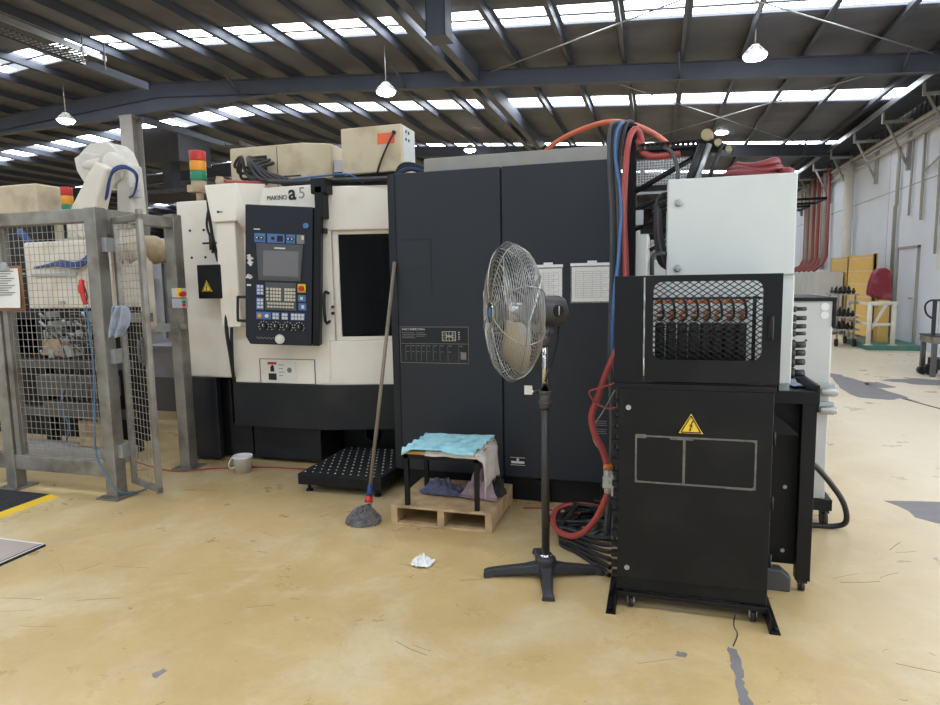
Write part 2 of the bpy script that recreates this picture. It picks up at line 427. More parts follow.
flat('bare_patch', jag([(-1.93, 1.93), (-1.90, 1.92), (-1.885, 1.97), (-1.91, 1.98)], .006, 3, 8), .001, M['patch'], floor)
b = MB(); rs = random.Random(77)
for k in range(90):
    x, y = rs.uniform(-3.6, 2.2), rs.uniform(1.4, 4.0); a = rs.gauss(.35, .5); l = rs.uniform(.02, .22)
    b.tube([(x, y, 0), (x + .5 * l * math.cos(a), y + .5 * l * math.sin(a) + .01 * rs.uniform(-1, 1), 0), (x + l * math.cos(a), y + l * math.sin(a), 0)], rs.uniform(.0006, .0016), 4, 3)
b.build('floor_scratches', M['scratch'], floor)
flat('bare_patch', jag([(.09, 2.60), (.13, 2.595), (.135, 2.62), (.10, 2.635)], .006, 3, 18), .001, M['patch'], floor)

# walls
b = MB(); b.box(XW, XW + .2, 8.4, 46, 0, 4.72); wr = struct(b.build('wall_right', M['wallp']))
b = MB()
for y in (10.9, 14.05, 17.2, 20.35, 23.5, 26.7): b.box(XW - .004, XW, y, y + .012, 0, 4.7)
b.box(XW - .006, XW, 8.4, 45, 3.38, 3.4)  # level strip draws the wall's shade boundary as a joint line
b.build('joint_and_shade_line', M['cond'], wr)
b = MB()
for i in range(150):
    y = 8.4 + i * .25; b.box(XW + .02, XW + .07, y, y + .12, 4.72, 5.6)
b.box(XW + .05, XW + .1, 8.4, 46, 4.72, 5.6)
struct(b.build('eave_wall', M['darkclad']))
b = MB(); b.box(-32, XW + .2, 46, 46.2, 0, 6.6); struct(b.build('wall_back', M['darkclad']))
b = MB(); b.box(-32.2, -32, -8, 46, 0, 6.6); struct(b.build('wall_left', M['darkclad']))
# door in the long wall
b = MB(); b.box(XW - .03, XW, 15.2, 16.25, .1, 2.05); dr = struct(b.build('door_1', M['wallp']))
b = MB(); b.box(XW - .045, XW, 15.14, 15.2, .1, 2.1); b.box(XW - .045, XW, 16.25, 16.31, .1, 2.1); b.box(XW - .045, XW, 15.14, 16.31, 2.05, 2.11); b.build('door_frame', M['cond'], dr)
b = MB(); b.cyl((XW - .08, 15.3, 1.02), (XW - .08, 15.42, 1.02), .018); b.cyl((XW - .08, 15.32, 1.02), (XW - .03, 15.32, 1.02), .012); b.build('door_handle', M['galv'], dr)

# roof: insulation foil under the sheeting with translucent bands
bands = [(-5.35, -4.5), (0, .85), (5.25, 6.1), (10.6, 10.98), (11.03, 11.4), (15.9, 16.85), (21.35, 22.3), (26.8, 27.7), (32.2, 33.1)]
ys = [-8.0]
for a, c in bands: ys += [a, c]
ys.append(46.0)
for side, (xa, xb) in (('east_roof', (-11.4, XW + .3)), ('west_roof', (-32, -11.4))):
    b = MB()
    for i in range(0, len(ys), 2):
        y0, y1 = ys[i], ys[i + 1]
        n = max(2, int((y1 - y0) / .25)); m_ = 22
        def fn(u, v, y0=y0, y1=y1):
            x = xa + (xb - xa) * u; y = y0 + (y1 - y0) * v
            sag = .018 * noise.noise(Vector((x * 1.1, y * 1.3, 0))) + .01 * noise.noise(Vector((x * 3, y * 5, 3)))
            e = min(v, 1 - v); sag *= min(1, e * 8)
            return (x, y, zr(x) + sag)
        b.grid(fn, 48, n)
    ro = struct(b.build(side, M['roof'], solid=.02))
    k = 0
    for a, c in bands:
        s_ = MB(); s_.prism([(xa, zr(xa) + .04), (xb, zr(xb) + .04), (xb, zr(xb) + .05), (xa, zr(xa) + .05)], 'y', a, c)
        if side == 'west_roof' and a > 9:    # fewer translucent sheets on the far slope
            s_ = MB()
            for x in range(-31, -12, 3): s_.prism([(x, zr(x) + .04), (x + 2.2, zr(x + 2.2) + .04), (x + 2.2, zr(x + 2.2) + .05), (x, zr(x) + .05)], 'y', a, c)
        s_.build('skylight', M['sky'], ro)
# purlins, lipped channels running the length of the shop
def purlin(x):
    z = zr(x) - .01; d = .17; w = .07; t = .006; s = 1 if x > -11.4 else -1
    b = MB(); b.box(x, x + t, 2.0, 45.9, z - d, z)
    xa, xb = sorted((x, x - s * w)); b.box(xa, xb + t, 2.0, 45.9, z - d, z - d + t)
    e = x - s * w; b.box(e, e + t, 2.0, 45.9, z - d, z - d + .022)
    xa, xb = sorted((x, x + s * w)); b.box(xa, xb, 2.0, 45.9, z - t, z)
    return struct(b.build('roof_purlin_beam', M['purlin']))
for n in range(-30, 5):
    x = .386 + 1.03 * n
    if abs(x + 11.4) > .2 and abs(x + 3.74) > .3: purlin(x)
# rafters (portal frames)
def rafter(y, x1=XW):
    root = None
    for s, xa, xb in ((1, -11.4, x1), (-1, -11.4, -31.8)):
        b = MB(); d = .33
        za, zb = zr(xa) - .21, zr(xb) - .21
        b.prism([(xa, za), (xb, zb), (xb, zb - d), (xa, za - d)], 'y', y - .006, y + .006)
        b.prism([(xa, za), (xb, zb), (xb, zb - .012), (xa, za - .012)], 'y', y - .08, y + .08)
        b.prism([(xa, za - d + .012), (xb, zb - d + .012), (xb, zb - d), (xa, za - d)], 'y', y - .08, y + .08)
        # haunch above the row of columns
        xh = -12.3; x2 = -8.3 if s == 1 else -18
        z1 = zr(xa) - .21 - d; z2 = zr(x2) - .21 - d; dz = .3
        if s == 1: pl = [(xa, z1), (x2, z2), (x2, z2 - .01), (xa, z1 - dz)]
        else: pl = [(xa, z1), (x2, z2), (x2, z2 - .01), (xh, zr(xh) - .21 - d - dz), (xa, z1 - dz)]
        b.prism(pl, 'y', y - .006, y + .006)
        e = pl[2:]
        for i in range(len(e) - 1):
            (p, q), (p2, q2) = e[i], e[i + 1]
            b.prism([(p, q), (p2, q2), (p2, q2 - .012), (p, q - .012)], 'y', y - .08, y + .08)
        o = struct(b.build('rafter_beam', M['beam']))
        root = root or o
    return root
for yb in (13.0, 20.8, 28.6, 36.4):
    ra = rafter(yb)
    for k, x in enumerate((-9.2, -5.2, .386 - .1, 3.9)):     # fly braces from purlin to bottom flange
        b = MB(); z = zr(x)
        b.cyl((x, yb - .55, z - .2), (x + .04, yb - .02, z - .53), .022, n=6); b.cyl((x + .05, yb + .55, z - .2), (x + .04, yb + .02, z - .53), .022, n=6)
        b.build('fly_brace', M['beam'], ra)
    b = MB(); x = -12.3; zt = zr(x) - .85
    b.box(x - .18, x + .18, yb - .16, yb - .145, 0, zt); b.box(x - .18, x + .18, yb + .145, yb + .16, 0, zt); b.box(x - .006, x + .006, yb - .15, yb + .15, 0, zt); b.box(x - .2, x + .2, yb - .18, yb + .18, zt, zt + .02)
    struct(b.build('steel_column', M['colpaint']))
# roof bracing rods
for i, (p, q) in enumerate((((-3.3, 12.8), (1.1, 9.2)), ((.2, 9.2), (4.3, 12.7)), ((-.8, 13.9), (4.0, 20.5)), ((3.9, 13.4), (-1.2, 20.4)))):
    b = MB(); b.cyl((p[0], p[1], zr(p[0]) - .32), (q[0], q[1], zr(q[0]) - .32), .012, n=6)
    struct(b.build('roof_bracing_beam', M['galv']))

# ================================================================== SERVICES UNDER THE ROOF
# deep twin channel with a steel tube running along the shop
t = thing('service_trunking', 'dark twin channel trunking running along under the roof beside the hanging steel post', 'trunking', (-3.72, 13, 5.5))
for y0, y1 in ((2.5, 12.9), (13.1, 20.7), (20.9, 28.5)):
    b = MB(); b.box(-3.95, -3.87, y0, y1, 5.55, 5.86); b.box(-3.95, -3.80, y0, y1, 5.545, 5.56); b.build('channel', M['beam'], t)
    b = MB(); b.box(-3.6, -3.52, y0, y1, 5.55, 5.86); b.box(-3.67, -3.52, y0, y1, 5.545, 5.56); b.build('channel', M['beam'], t)
b = MB(); b.box(-3.79, -3.66, 10.55, 11.3, 5.84, 5.9); b.build('lit_panel', M['sky'], t)
b = MB(); b.cyl((-3.73, 5, 5.72), (-3.73, 12.6, 5.72), .022); b.build('tube', M['galv'], t)
t = thing('steel_post', 'dark square steel post hanging down from the roof at the top of the view', 'post', (-3.04, 9.0, 5.02))
b = MB(); b.box(-3.235, -2.95, 9.0, 9.012, 5.03, 6.0); b.box(-2.962, -2.95, 9.0, 9.35, 5.03, 6.0); b.box(-3.235, -3.223, 9.0, 9.35, 5.03, 6.0); b.box(-3.235, -2.95, 9.338, 9.35, 5.03, 6.0); b.build('post_shell', M['beam'], t)
b = MB(); b.box(-3.25, -2.935, 8.985, 9.365, 5.015, 5.03); b.build('end_plate', M['beam'], t)
# suspended perforated trays with aluminium edges
def perforated_tray(x, y0, y1, z, label):
    t = thing('cable_tray', label, 'cable tray', (x, (y0 + y1) / 2, z))
    b = MB()
    for i in range(int((y1 - y0) / .09)):
        y = y0 + i * .09; b.box(x, x + .46, y, y + .05, z, z + .006)
    for k in range(7): b.box(x + k * .075, x + k * .075 + .012, y0, y1, z, z + .007)
    b.build('tray_bed', M['darkclad'], t)
    for xx in (x, x + .46):
        b = MB(); b.box(xx, xx + .025, y0, y1, z, z + .09); b.build('side_rail', M['alu'], t)
    b = MB(); b.box(x - .12, x - .02, y0 - 3, y1 + 1.5, z - .02, z + .12); b.build('support_channel', M['beam'], t)
    for y in (y1 - .05, y1 - .5):
        b = MB(); b.cyl((x + .5, y, z - .16), (x + .5, y, z + .3), .012, n=6); b.build('hanger', M['galv'], t)
perforated_tray(-9.75, 7.2, 9.35, 5.45, 'suspended perforated cable tray over the wire mesh robot cage')
perforated_tray(-11.9, 16.0, 19.0, 5.5, 'suspended perforated cable tray beyond the roof ridge, above the red amber green signal tower')

# pendant high-bay lamps
def lamp(x, y, z, ztop, label, r=.19):
    t = thing('pendant_lamp', label, 'lamp', (x, y, z), 'pendant lamps under the roof')
    b = MB(); b.cyl((x, y, z + .2), (x, y, ztop), .012, n=8); b.build('rod', M['galv'], t)
    b = MB(); b.lathe([(.05, .17), (.07, .16), (.075, .10), (.11, .07), (r, .025), (r, .0)], (x, y, z), (0, 0, 1), 20); 
    for k in range(8):
        a = k * PI / 4; b.cyl((x + .06 * math.cos(a), y + .06 * math.sin(a), z + .15), (x + r * .9 * math.cos(a), y + r * .9 * math.sin(a), z + .04), .01, n=5)
    b.build('housing', M['white'], t)
    b = MB(); b.lathe([(.0, -.085), (r * .4, -.08), (r * .75, -.06), (r * .93, -.03), (r * .96, .0)], (x, y, z), (0, 0, 1), 20, close=False); b.build('lens', M['lamp'], t)
lamp(-5.085, 11.8, 5.2, 6.05, 'lit pendant lamp under the big roof beam, above the cabinet with the orange label')
lamp(1.463, 11.8, 5.13, 5.7, 'lit pendant lamp hanging in front of the big roof beam, above the light grey cabinet')
lamp(-13.187, 12.0, 5.4, 6.3, 'lit pendant lamp hanging below the perforated tray, above the robot cage')
lamp(-23.07, 20.0, 5.95, 6.1 if False else 5.95 + .6, 'small distant lit pendant lamp seen between the plain beige box and the robot arm')
lamp(-5.8, 20.0, 5.68, 5.98 + .1, 'small lit pendant lamp hanging just above the grey bar on the dark machine panels')
lamp(1.674, 20.0, 5.63, 5.63 + .3, 'small lit pendant lamp hanging above the red hose coiled on the light grey cabinet')
lamp(-17.765, 24.0, 5.75, 6.0, 'small distant lit pendant lamp beside the amber lit signal tower on the cream machine')
# dark duct under the far roof
t = thing('ventilation_duct', 'dark sheet metal duct box hanging behind the robot arm', 'duct', (-14.2, 16.5, 4.9))
b = MB(); b.box(-14.95, -13.5, 16, 17.4, 5.2, 6.2); b.build('duct_box', M['darkclad'], t)
b = MB(); b.box(-14.3, -14.0, 16.2, 16.6, 4.4, 5.2); b.build('drop_pipe', M['darkclad'], t)
b = MB(); b.box(-15.2, -13.0, 15.9, 17.6, 4.28, 4.4)
for i in range(12): b.box(-15.2 + i * .19, -15.18 + i * .19, 15.9, 17.6, 4.2, 4.3)
b.build('platform', M['darkclad'], t)

# cable tray walkway on the long wall, with its brackets
t = thing('cable_walkway', 'long perforated cable tray carried on diagonal brackets along the white wall', 'cable tray', (4.8, 20, 4.95))
b = MB(); b.box(4.53, XW, 8.6, 45, 4.97, 4.985); b.build('tray_bed', M['darkclad'], t)
b = MB()
for i in range(230):
    y = 9.0 + i * .11; b.box(4.56, XW - .06, y, y + .03, 4.955, 4.97)
b.build('perforation_ribs', M['beam'], t)
b = MB(); b.box(4.5, 4.53, 8.6, 45, 4.95, 5.06); b.build('edge_rail', M['alu'], t)
for y in (9.5, 11.65, 13.8, 16.0, 18.1, 20.3, 22.4, 24.5, 26.6):
    b = MB(); b.box(4.53, XW, y - .03, y + .03, 4.72, 4.78); b.box(4.53, 4.57, y - .03, y + .03, 4.78, 4.96); b.box(XW - .07, XW, y - .05, y + .05, 3.72, 4.78)
    b.cyl((4.62, y, 4.73), (XW - .04, y, 3.8), .028, n=8); b.build('bracket', M['colpaint'], t)
# pipes along and down the wall
def pipe(name, label, cat, pts, r, m, group=None): return hose(name, label, cat, pts, r, m, group, 8, 1)
pipe('wall_pipe', 'upper pale pipe running along the white wall under the cable tray', 'pipe', [(XW - .08, 9, 4.62), (XW - .08, 44, 4.62)], .045, M['cond'])
pipe('wall_pipe', 'middle thin pale pipe running along the white wall under the cable tray', 'pipe', [(XW - .06, 9, 4.52), (XW - .06, 44, 4.52)], .028, M['cond'])
pipe('wall_pipe', 'lowest pale pipe running along the white wall under the cable tray', 'pipe', [(XW - .06, 9, 4.34), (XW - .06, 44, 4.34)], .04, M['cond'])
pipe('downpipe', 'thick white downpipe on the wall behind the yellow perforated panels', 'pipe', [(XW - .17, 19.9, 0), (XW - .17, 19.9, 4.5)], .12, M['railw'])
pipe('conduit', 'grey conduit running down the wall beside the closed wall door, bent near the door head', 'pipe', [(XW - .08, 16.5, 0.1), (XW - .08, 16.5, 3.0), (XW - .08, 16.42, 3.06), (XW - .08, 16.42, 4.28)], .04, M['cond'])
pipe('conduit', 'grey conduit ending half way down the wall above the wall door', 'pipe', [(XW - .05, 15.75, 2.75), (XW - .05, 15.7, 4.3)], .025, M['cond'])
pipe('conduit', 'thin conduit on the wall between the door conduits and the cross-piped conduit', 'pipe', [(XW - .05, 15.1, 2.6), (XW - .05, 15.1, 4.3)], .028, M['cond'])
t_ = pipe('conduit', 'thin conduit on the wall above the black platform trolley, with a cross pipe', 'pipe', [(XW - .05, 14.3, 1.9), (XW - .05, 14.3, 4.3)], .025, M['cond'])
q = MB(); q.cyl((XW - .05, 14.3, 3.72), (XW - .05, 15.07, 3.55), .022, n=6); q.build('cross_pipe', M['cond'], t_)
for k in range(6):
    y = 22.2 + k * .62
    pipe('red_conduit', 'brick red conduit beyond the yellow panels, %s of six counted from the panels' % ('first', 'second', 'third', 'fourth', 'fifth', 'last')[k], 'pipe', [(XW - .5 - .02 * k, y, 1.65), (XW - .25, y, 1.85), (XW - .14, y, 2.1), (XW - .14, y, 4.7)], .055, M['redcond'], 'red conduits on the far wall')
for k in range(4):
    y = 22.75 + k * .85
    pipe('grey_conduit', 'grey conduit among the brick red conduits, %s of four counted from the yellow panels' % ('first', 'second', 'third', 'last')[k], 'pipe', [(XW - .12, y, 1.7), (XW - .12, y, 4.7)], .07, M['cond'], 'grey conduits on the far wall')
for k, y in enumerate((19.2, 21.4)):
    t = thing('pipe_rack', ('nearer' if k == 0 else 'farther') + ' black frame rack jutting from the wall by the red conduits', 'rack', (4.6, y + 3, 3.9))
    b = MB()
    for x in (3.9, 4.7): b.box(x, x + .05, y + 2.2, y + 3.6, 3.75 + .0 * k, 3.82)
    for yy in (y + 2.2, y + 3.55): b.box(3.9, 4.75, yy, yy + .05, 3.75, 3.82)
    b.build('frame', M['black'], t)
    b = MB(); b.box(3.86, 3.9, y + 2.2, y + 3.6, 3.82, 3.9); b.build('edge_strip', M['alu'], t)

# ================================================================== BACKGROUND ALONG THE WALL
for k, (ya, yb2) in enumerate(((16.3, 18.3), (18.34, 20.0))):
    lab = ('yellow perforated tool panel behind the white guard rail, beside the maroon cover', 'yellow perforated tool panel behind the tooling trolley, beside the grey cabinets')[k]
    t = thing('pegboard', lab, 'panel', (4.65, (ya + yb2) / 2, .0))
    b = MB(); b.box(4.6, 4.66, ya, yb2, .1, 1.98); b.build('sheet', M['locker'], t, bev=.006)
    for z in (.55, 1.0, 1.3, 1.6, 1.9):
        b = MB(); b.box(4.594, 4.6, ya + .06, yb2 - .06, z, z + .018); b.build('slot_strip', M['whitep'], t)
    for yy in (ya, yb2 - .05):
        b = MB(); b.box(4.6, 4.68, yy, yy + .05, 0, 2.0); b.build('frame_post', M['locker'], t)
t = thing('hose_cover', 'maroon scuffed plastic cover mounted on the wall beside the guard rail', 'cover', (4.5, 15.4, 1.0))
b = MB()
pr = [(4.27, 1.10), (4.30, 1.36), (4.36, 1.56), (4.43, 1.65), (4.54, 1.66), (4.62, 1.61), (4.67, 1.48), (4.67, 1.0), (4.5, 1.0)]
b.prism(pr, 'y', 15.25, 15.6); b.build('shell', M['maroon'], t, bev=.04, seg=3)
b = MB(); b.box(4.45, 4.65, 15.3, 15.55, .1, 1.0); b.build('stand', M['locker'], t)
# teal kerb with white guard rail
b = MB(); b.box(4.08, XW - .05, 14.62, 16.3, 0, .1); tag(b.build('plinth', M['teal'], origin=(4.6, 15.4, 0), bev=.01), 'low teal painted plinth under the white guard rail', 'plinth')
t = thing('guard_rail', 'white tubular guard rail around the teal plinth', 'rail', (4.1, 14.68, .1))
for x, y in ((4.12, 14.68), (4.55, 14.68), (4.12, 16.2)):
    b = MB(); b.cyl((x, y, .1), (x, y, .95), .045); b.box(x - .07, x + .07, y - .05, y + .05, .1, .115); b.build('rail_post', M['railw'], t)
b = MB(); b.cyl((4.12, 14.68, .93), (4.55, 14.68, .95), .036); b.cyl((4.12, 14.68, .93), (4.12, 16.2, .93), .036); b.cyl((4.08, 14.68, .95), (4.62, 14.68, .95), .036); b.build('top_rail', M['railw'], t)
b = MB(); b.cyl((4.12, 14.68, .52), (4.55, 14.68, .52), .03); b.cyl((4.12, 14.68, .52), (4.12, 16.2, .52), .03); b.build('mid_rail', M['railw'], t)
b = MB(); b.cyl((4.16, 14.7, .42), (4.42, 14.7, .93), .03); b.build('diagonal_brace', M['railw'], t)
# tooling trolley
t = thing('tooling_trolley', 'steel tooling trolley loaded with dark tool holders behind the guard rail', 'trolley', (3.9, 15.6, 0))
for z in (.35, .62, 1.1):
    b = MB(); b.box(3.62, 4.06 if z > .5 else 4.1, 15.2, 16.1, z, z + .03); b.build('shelf', M['colpaint'], t)
b = MB()
for x in (3.68, 4.0):
    for y in (15.3, 16.0): b.box(x, x + .03, y, y + .03, .1, 1.12)
b.build('frame', M['steel'], t)
for x in (3.68, 4.02):
    for y in (15.3, 16.0):
        b = MB(); b.cyl((x - .02, y, .075), (x + .03, y, .075), .075); b.box(x - .03, x + .04, y - .02, y + .02, .07, .16); b.build('caster', M['rubber'], t)
i = 0
for z in (.38, .65, 1.13):
    for x in (3.70, 3.79, 3.88, 3.97):
        for y in (15.3, 15.6, 15.9):
            i += 1; h = .1 + .06 * random.random()
            b = MB(); b.lathe([(.032, 0), (.032, .03), (.045, .035), (.045, .055), (.026, .07), (.022, h), (.014, h + .02)], (x, y, z), (0, 0, 1), 10)
            o = b.build('tool_holder', M['rubber'] if i % 3 else M['fangrey'], origin=(x, y, z))
            sh = {.38: 'bottom', .65: 'middle', 1.13: 'top'}[z]
            tag(o, 'dark tool holder standing on the %s shelf of the tooling trolley' % sh, 'tool holder', 'tool holders on the %s trolley shelf' % sh)
# grey cabinets far
for k, y in enumerate((18.5, 19.8, 21.1)):
    t = thing('metal_cabinet', ('grey metal cabinet standing next to the yellow panels', 'middle grey metal cabinet below the red conduits', 'last grey metal cabinet of the row below the red conduits')[k], 'cabinet', (4.3, y + .6, 0), )
    b = MB(); b.box(3.95, 4.55, y, y + 1.15, .05, 1.62); b.build('body', M['grey_cab'], t, bev=.01)
    for d in (0, 1):
        q = MB(); q.box(3.935, 3.95, y + .02 + d * .57, y + .56 + d * .57, .1, 1.58); dd = q.build('door', M['grey_cab'], t)
        q = MB(); q.box(3.92, 3.935, y + .08 + d * .57, y + .11 + d * .57, .7, .95); q.build('handle', M['rubber'], dd)
# platform trolley at the edge of the view
t = thing('platform_trolley', 'black platform trolley with a loop handle parked against the wall side', 'trolley', (4.3, 11.0, 0))
b = MB(); b.box(3.9, 4.9, 10.9, 11.4, .5, .6); b.build('deck', M['steel'], t)
b = MB(); b.box(3.89, 4.91, 10.89, 11.41, .6, .615); b.build('deck_mat', M['rubber'], t)
for x in (3.91, 4.83):
    for y in (10.92, 11.33):
        b = MB(); b.box(x, x + .06, y, y + .06, 0, .5); b.build('leg', M['fangrey'], t)
b = MB(); b.box(3.9, 3.945, 10.96, 11.0, .6, 1.14); b.tube([(3.92, 10.98, .86), (3.83, 10.98, .93), (3.80, 10.98, 1.05), (3.85, 10.98, 1.13), (3.95, 10.98, 1.14), (4.2, 10.98, 1.14)], .014); b.build('handle', M['rubber'], t)
b = MB(); b.box(3.99, 4.7, 11.0, 11.3, .1, .26); b.cyl((3.98, 11.1, .09), (3.98, 11.2, .09), .09); b.cyl((3.9, 11.2, .06), (3.9, 11.3, .06), .06); b.build('drive_unit', M['rubber'], t)
t = thing('wall_notice', 'small white notice with dark lettering on the wall above the platform trolley', 'sign', (XW - .01, 14.1, 1.7))
b = MB(); b.box(XW - .012, XW - .002, 13.7, 14.3, 1.6, 1.95); b.build('board', M['paper'], t)
b = MB()
for i in range(5): b.box(XW - .014, XW - .012, 14.0 - i * .05, 14.03 - i * .05, 1.82, 1.9); b.box(XW - .014, XW - .012, 14.02 - i * .05, 14.05 - i * .05, 1.7, 1.76)
b.build('lettering', M['ink'], t)

# ================================================================== CREAM MACHINING CENTRE
mc = thing('machining_centre', 'large cream and charcoal machining centre with a swivelling operator panel and tall charcoal side panels', 'machine', (-2.4, 5.0, 0))
# tall cover behind the cage post
b = MB(); b.box(-4.0, -3.44, 4.66, 6.2, .75, 2.27); b.build('column_cover', M['cream'], mc, bev=.012)
b = MB()
for x in (-3.87, -3.73):
    for z in (2.02, 1.79): b.cyl((x, 4.655, z), (x, 4.665, z), .011, n=8)
b.build('bolt_hole', M['ink'], mc)
b = MB(); b.box(-4.02, -3.68, 4.63, 4.69, .03, .75); b.build('skirt', M['charcoal2'], mc, bev=.008)
b = MB(); b.box(-4.0, -3.66, 4.78, 6.1, .02, .75); b.build('recess', M['deep'], mc)  # dark box added behind the skirt, standing in for shade in the gap
b = MB(); b.box(-4.06, -4.02, 4.63, 5.9, .03, 1.0); b.build('edge_channel', M['galv'], mc)
# projecting duct on the front of the body
b = MB(); b.prism([(-3.55, 2.36), (-3.24, 2.36), (-3.26, 2.06), (-3.50, 2.06)], 'y', 4.47, 4.8); b.build('duct_hood', M['cream'], mc, bev=.01)
b = MB(); b.add([(-3.242, 4.475, 2.358), (-3.07, 4.605, 2.358), (-3.25, 4.605, 2.358), (-3.262, 4.48, 2.06), (-3.20, 4.605, 1.96), (-3.27, 4.605, 1.96)], [(0, 1, 2), (3, 5, 4), (0, 3, 4, 1), (1, 4, 5, 2), (2, 5, 3, 0)]); b.build('duct_gusset', M['cream'], mc)
b = MB(); b.box(-3.49, -3.30, 4.50, 4.72, 1.2, 2.06); b.build('duct_cover', M['cream'], mc, bev=.012)
b = MB(); b.cyl((-3.43, 4.466, 2.14), (-3.43, 4.475, 2.14), .009); b.box(-3.43, -3.39, 4.464, 4.47, 2.135, 2.142); b.build('latch', M['rubber'], mc)
# body: flat to x=-2.55, then swinging back towards the side panels
A = math.atan2(.17, .66); DM = Matrix.Translation((-2.55, 4.6, 0)) @ Matrix.Rotation(A, 4, 'Z')
b = MB(); b.box(-3.46, -2.55, 4.6, 6.3, .72, 2.33); b.build('front_body', M['cream'], mc, bev=.012)
b = MB(DM); b.box(0, .80, 0, 1.1, 1.965, 2.31); b.build('door_header', M['cream'], mc, bev=.012)
b = MB(DM); b.box(0, .80, 0, 1.1, .72, 1.085); b.build('door_sill', M['cream'], mc, bev=.012)
b = MB(DM); b.box(.56, .66, -.003, 0, .90, 1.03); b.build('sill_label', M['whitep'], mc)
b = MB(DM); b.box(.0, .052, .0, .08, 1.085, 1.965); b.build('door_jamb', M['cream'], mc, bev=.006)
b = MB(DM); b.box(.052, .8, .06, .075, 1.085, 1.965); b.build('door_window', M['tint'], mc)
b = MB(DM); b.box(.052, .10, .035, .06, 1.1, 1.95); b.box(.052, .8, .035, .06, 1.085, 1.115); b.box(.052, .8, .035, .06, 1.935, 1.965); b.build('window_frame', M['cream'], mc, bev=.004)
b = MB(DM); b.box(.02, .8, 1.08, 1.1, 1.08, 1.97); b.box(.0, .02, .1, 1.1, 1.08, 1.97); b.box(.0, .8, .08, 1.1, 1.08, 1.09); b.box(.3, .62, .5, .9, 1.09, 1.42); b.box(.25, .67, .45, .95, 1.42, 1.46); b.cyl((.5, .7, 1.46), (.5, .7, 1.6), .05); b.build('work_chamber', M['deep'], mc)  # chamber darkness put into the colour, near-black all over
b = MB(); b.tube([(-2.535, 4.60, 1.47), (-2.535, 4.53, 1.465), (-2.535, 4.53, 1.25), (-2.535, 4.60, 1.245)], .012, 8, 3); b.build('door_handle', M['rubber'], mc)
b = MB(); b.cyl((-2.5, 4.585, 1.36), (-2.5, 4.60, 1.36), .012); b.cyl((-2.5, 4.585, 1.31), (-2.5, 4.60, 1.31), .012); b.box(-2.6, -2.52, 4.54, 4.6, 1.94, 1.98); b.build('door_latch', M['rubber'], mc)
# charcoal skirt and kick base
b = MB(); b.prism([(-3.47, 4.575), (-2.585, 4.575), (-1.80, 4.80), (-1.80, 6), (-3.47, 6)], 'z', .35, .725); b.build('skirt', M['charcoal2'], mc, bev=.006)
b = MB(); b.box(-3.4, -2.74, 4.73, 6, .035, .35); b.build('kick_base', M['charcoal2'], mc, bev=.008)
b = MB(); b.box(-3.66, -3.4, 4.9, 6, .02, .74); b.build('recess', M['deep'], mc)
b = MB(); b.box(-2.74, -1.8, 5.15, 6.2, .02, .36); b.build('recess', M['deep'], mc)
for x in (-2.45, -2.12):
    b = MB(); b.lathe([(.075, 0), (.075, .03), (.06, .03), (.06, .0)], (x, 5.15, .19), (0, -1, 0), 20); b.build('port_ring', M['charcoal'], mc)
b = MB()
for x in (-3.62, -3.56, -3.50): b.box(x, x + .02, 4.72, 4.9, .33, .72)
b.box(-3.64, -3.42, 4.74, 4.78, .05, .33); b.build('recess_frame', M['blackm'], mc)
# lower service hatch with its label
b = MB(); b.box(-3.20, -2.69, 4.592, 4.602, .728, .928); b.build('service_hatch', M['cream'], mc, bev=.003)
b = MB()
for r_ in ((-3.205, -2.685, .928, .932), (-3.205, -3.201, .73, .93), (-2.689, -2.685, .73, .93)): b.box(r_[0], r_[1], 4.590, 4.6, r_[2], r_[3])
b.build('hatch_seam', M['greyink'], mc)
lb = MB(); lb.box(-3.125, -2.86, 4.588, 4.592, .75, .905); lab = lb.build('hatch_label', M['paper'], mc)
q = MB(); q.box(-3.125, -3.04, 4.5865, 4.588, .885, .905); q.build('warning_strip', M['redp'], lab)
q = MB(); q.box(-3.12, -3.045, 4.5865, 4.588, .755, .81); q.box(-3.10, -3.065, 4.5865, 4.588, .825, .865); q.cyl((-3.08, 4.588, .87), (-3.08, 4.5865, .87), .012, n=8); q.build('pictogram', M['ink'], lab)
q = MB()
for i in range(4): q.box(-3.02, -2.97 - .01 * (i % 2), 4.5865, 4.588, .88 - i * .03, .885 - i * .03)
q.build('print', M['greyink'], lab)
q = MB(); q.cyl((-2.92, 4.588, .84), (-2.92, 4.5865, .84), .022, n=12); q.build('diagram', M['greyink'], lab)
# maker's lettering
text('lettering', 'MAKINO', .052, FRONT(-3.055, 4.597, 2.225), M['ink'], mc, sx=.9)
text('lettering', 'a', .16, FRONT(-2.855, 4.597, 2.222), M['ink'], mc, bold=.004)
text('lettering', '5', .125, FRONT(-2.765, 4.597, 2.227), M['outline'], mc, bold=.001)

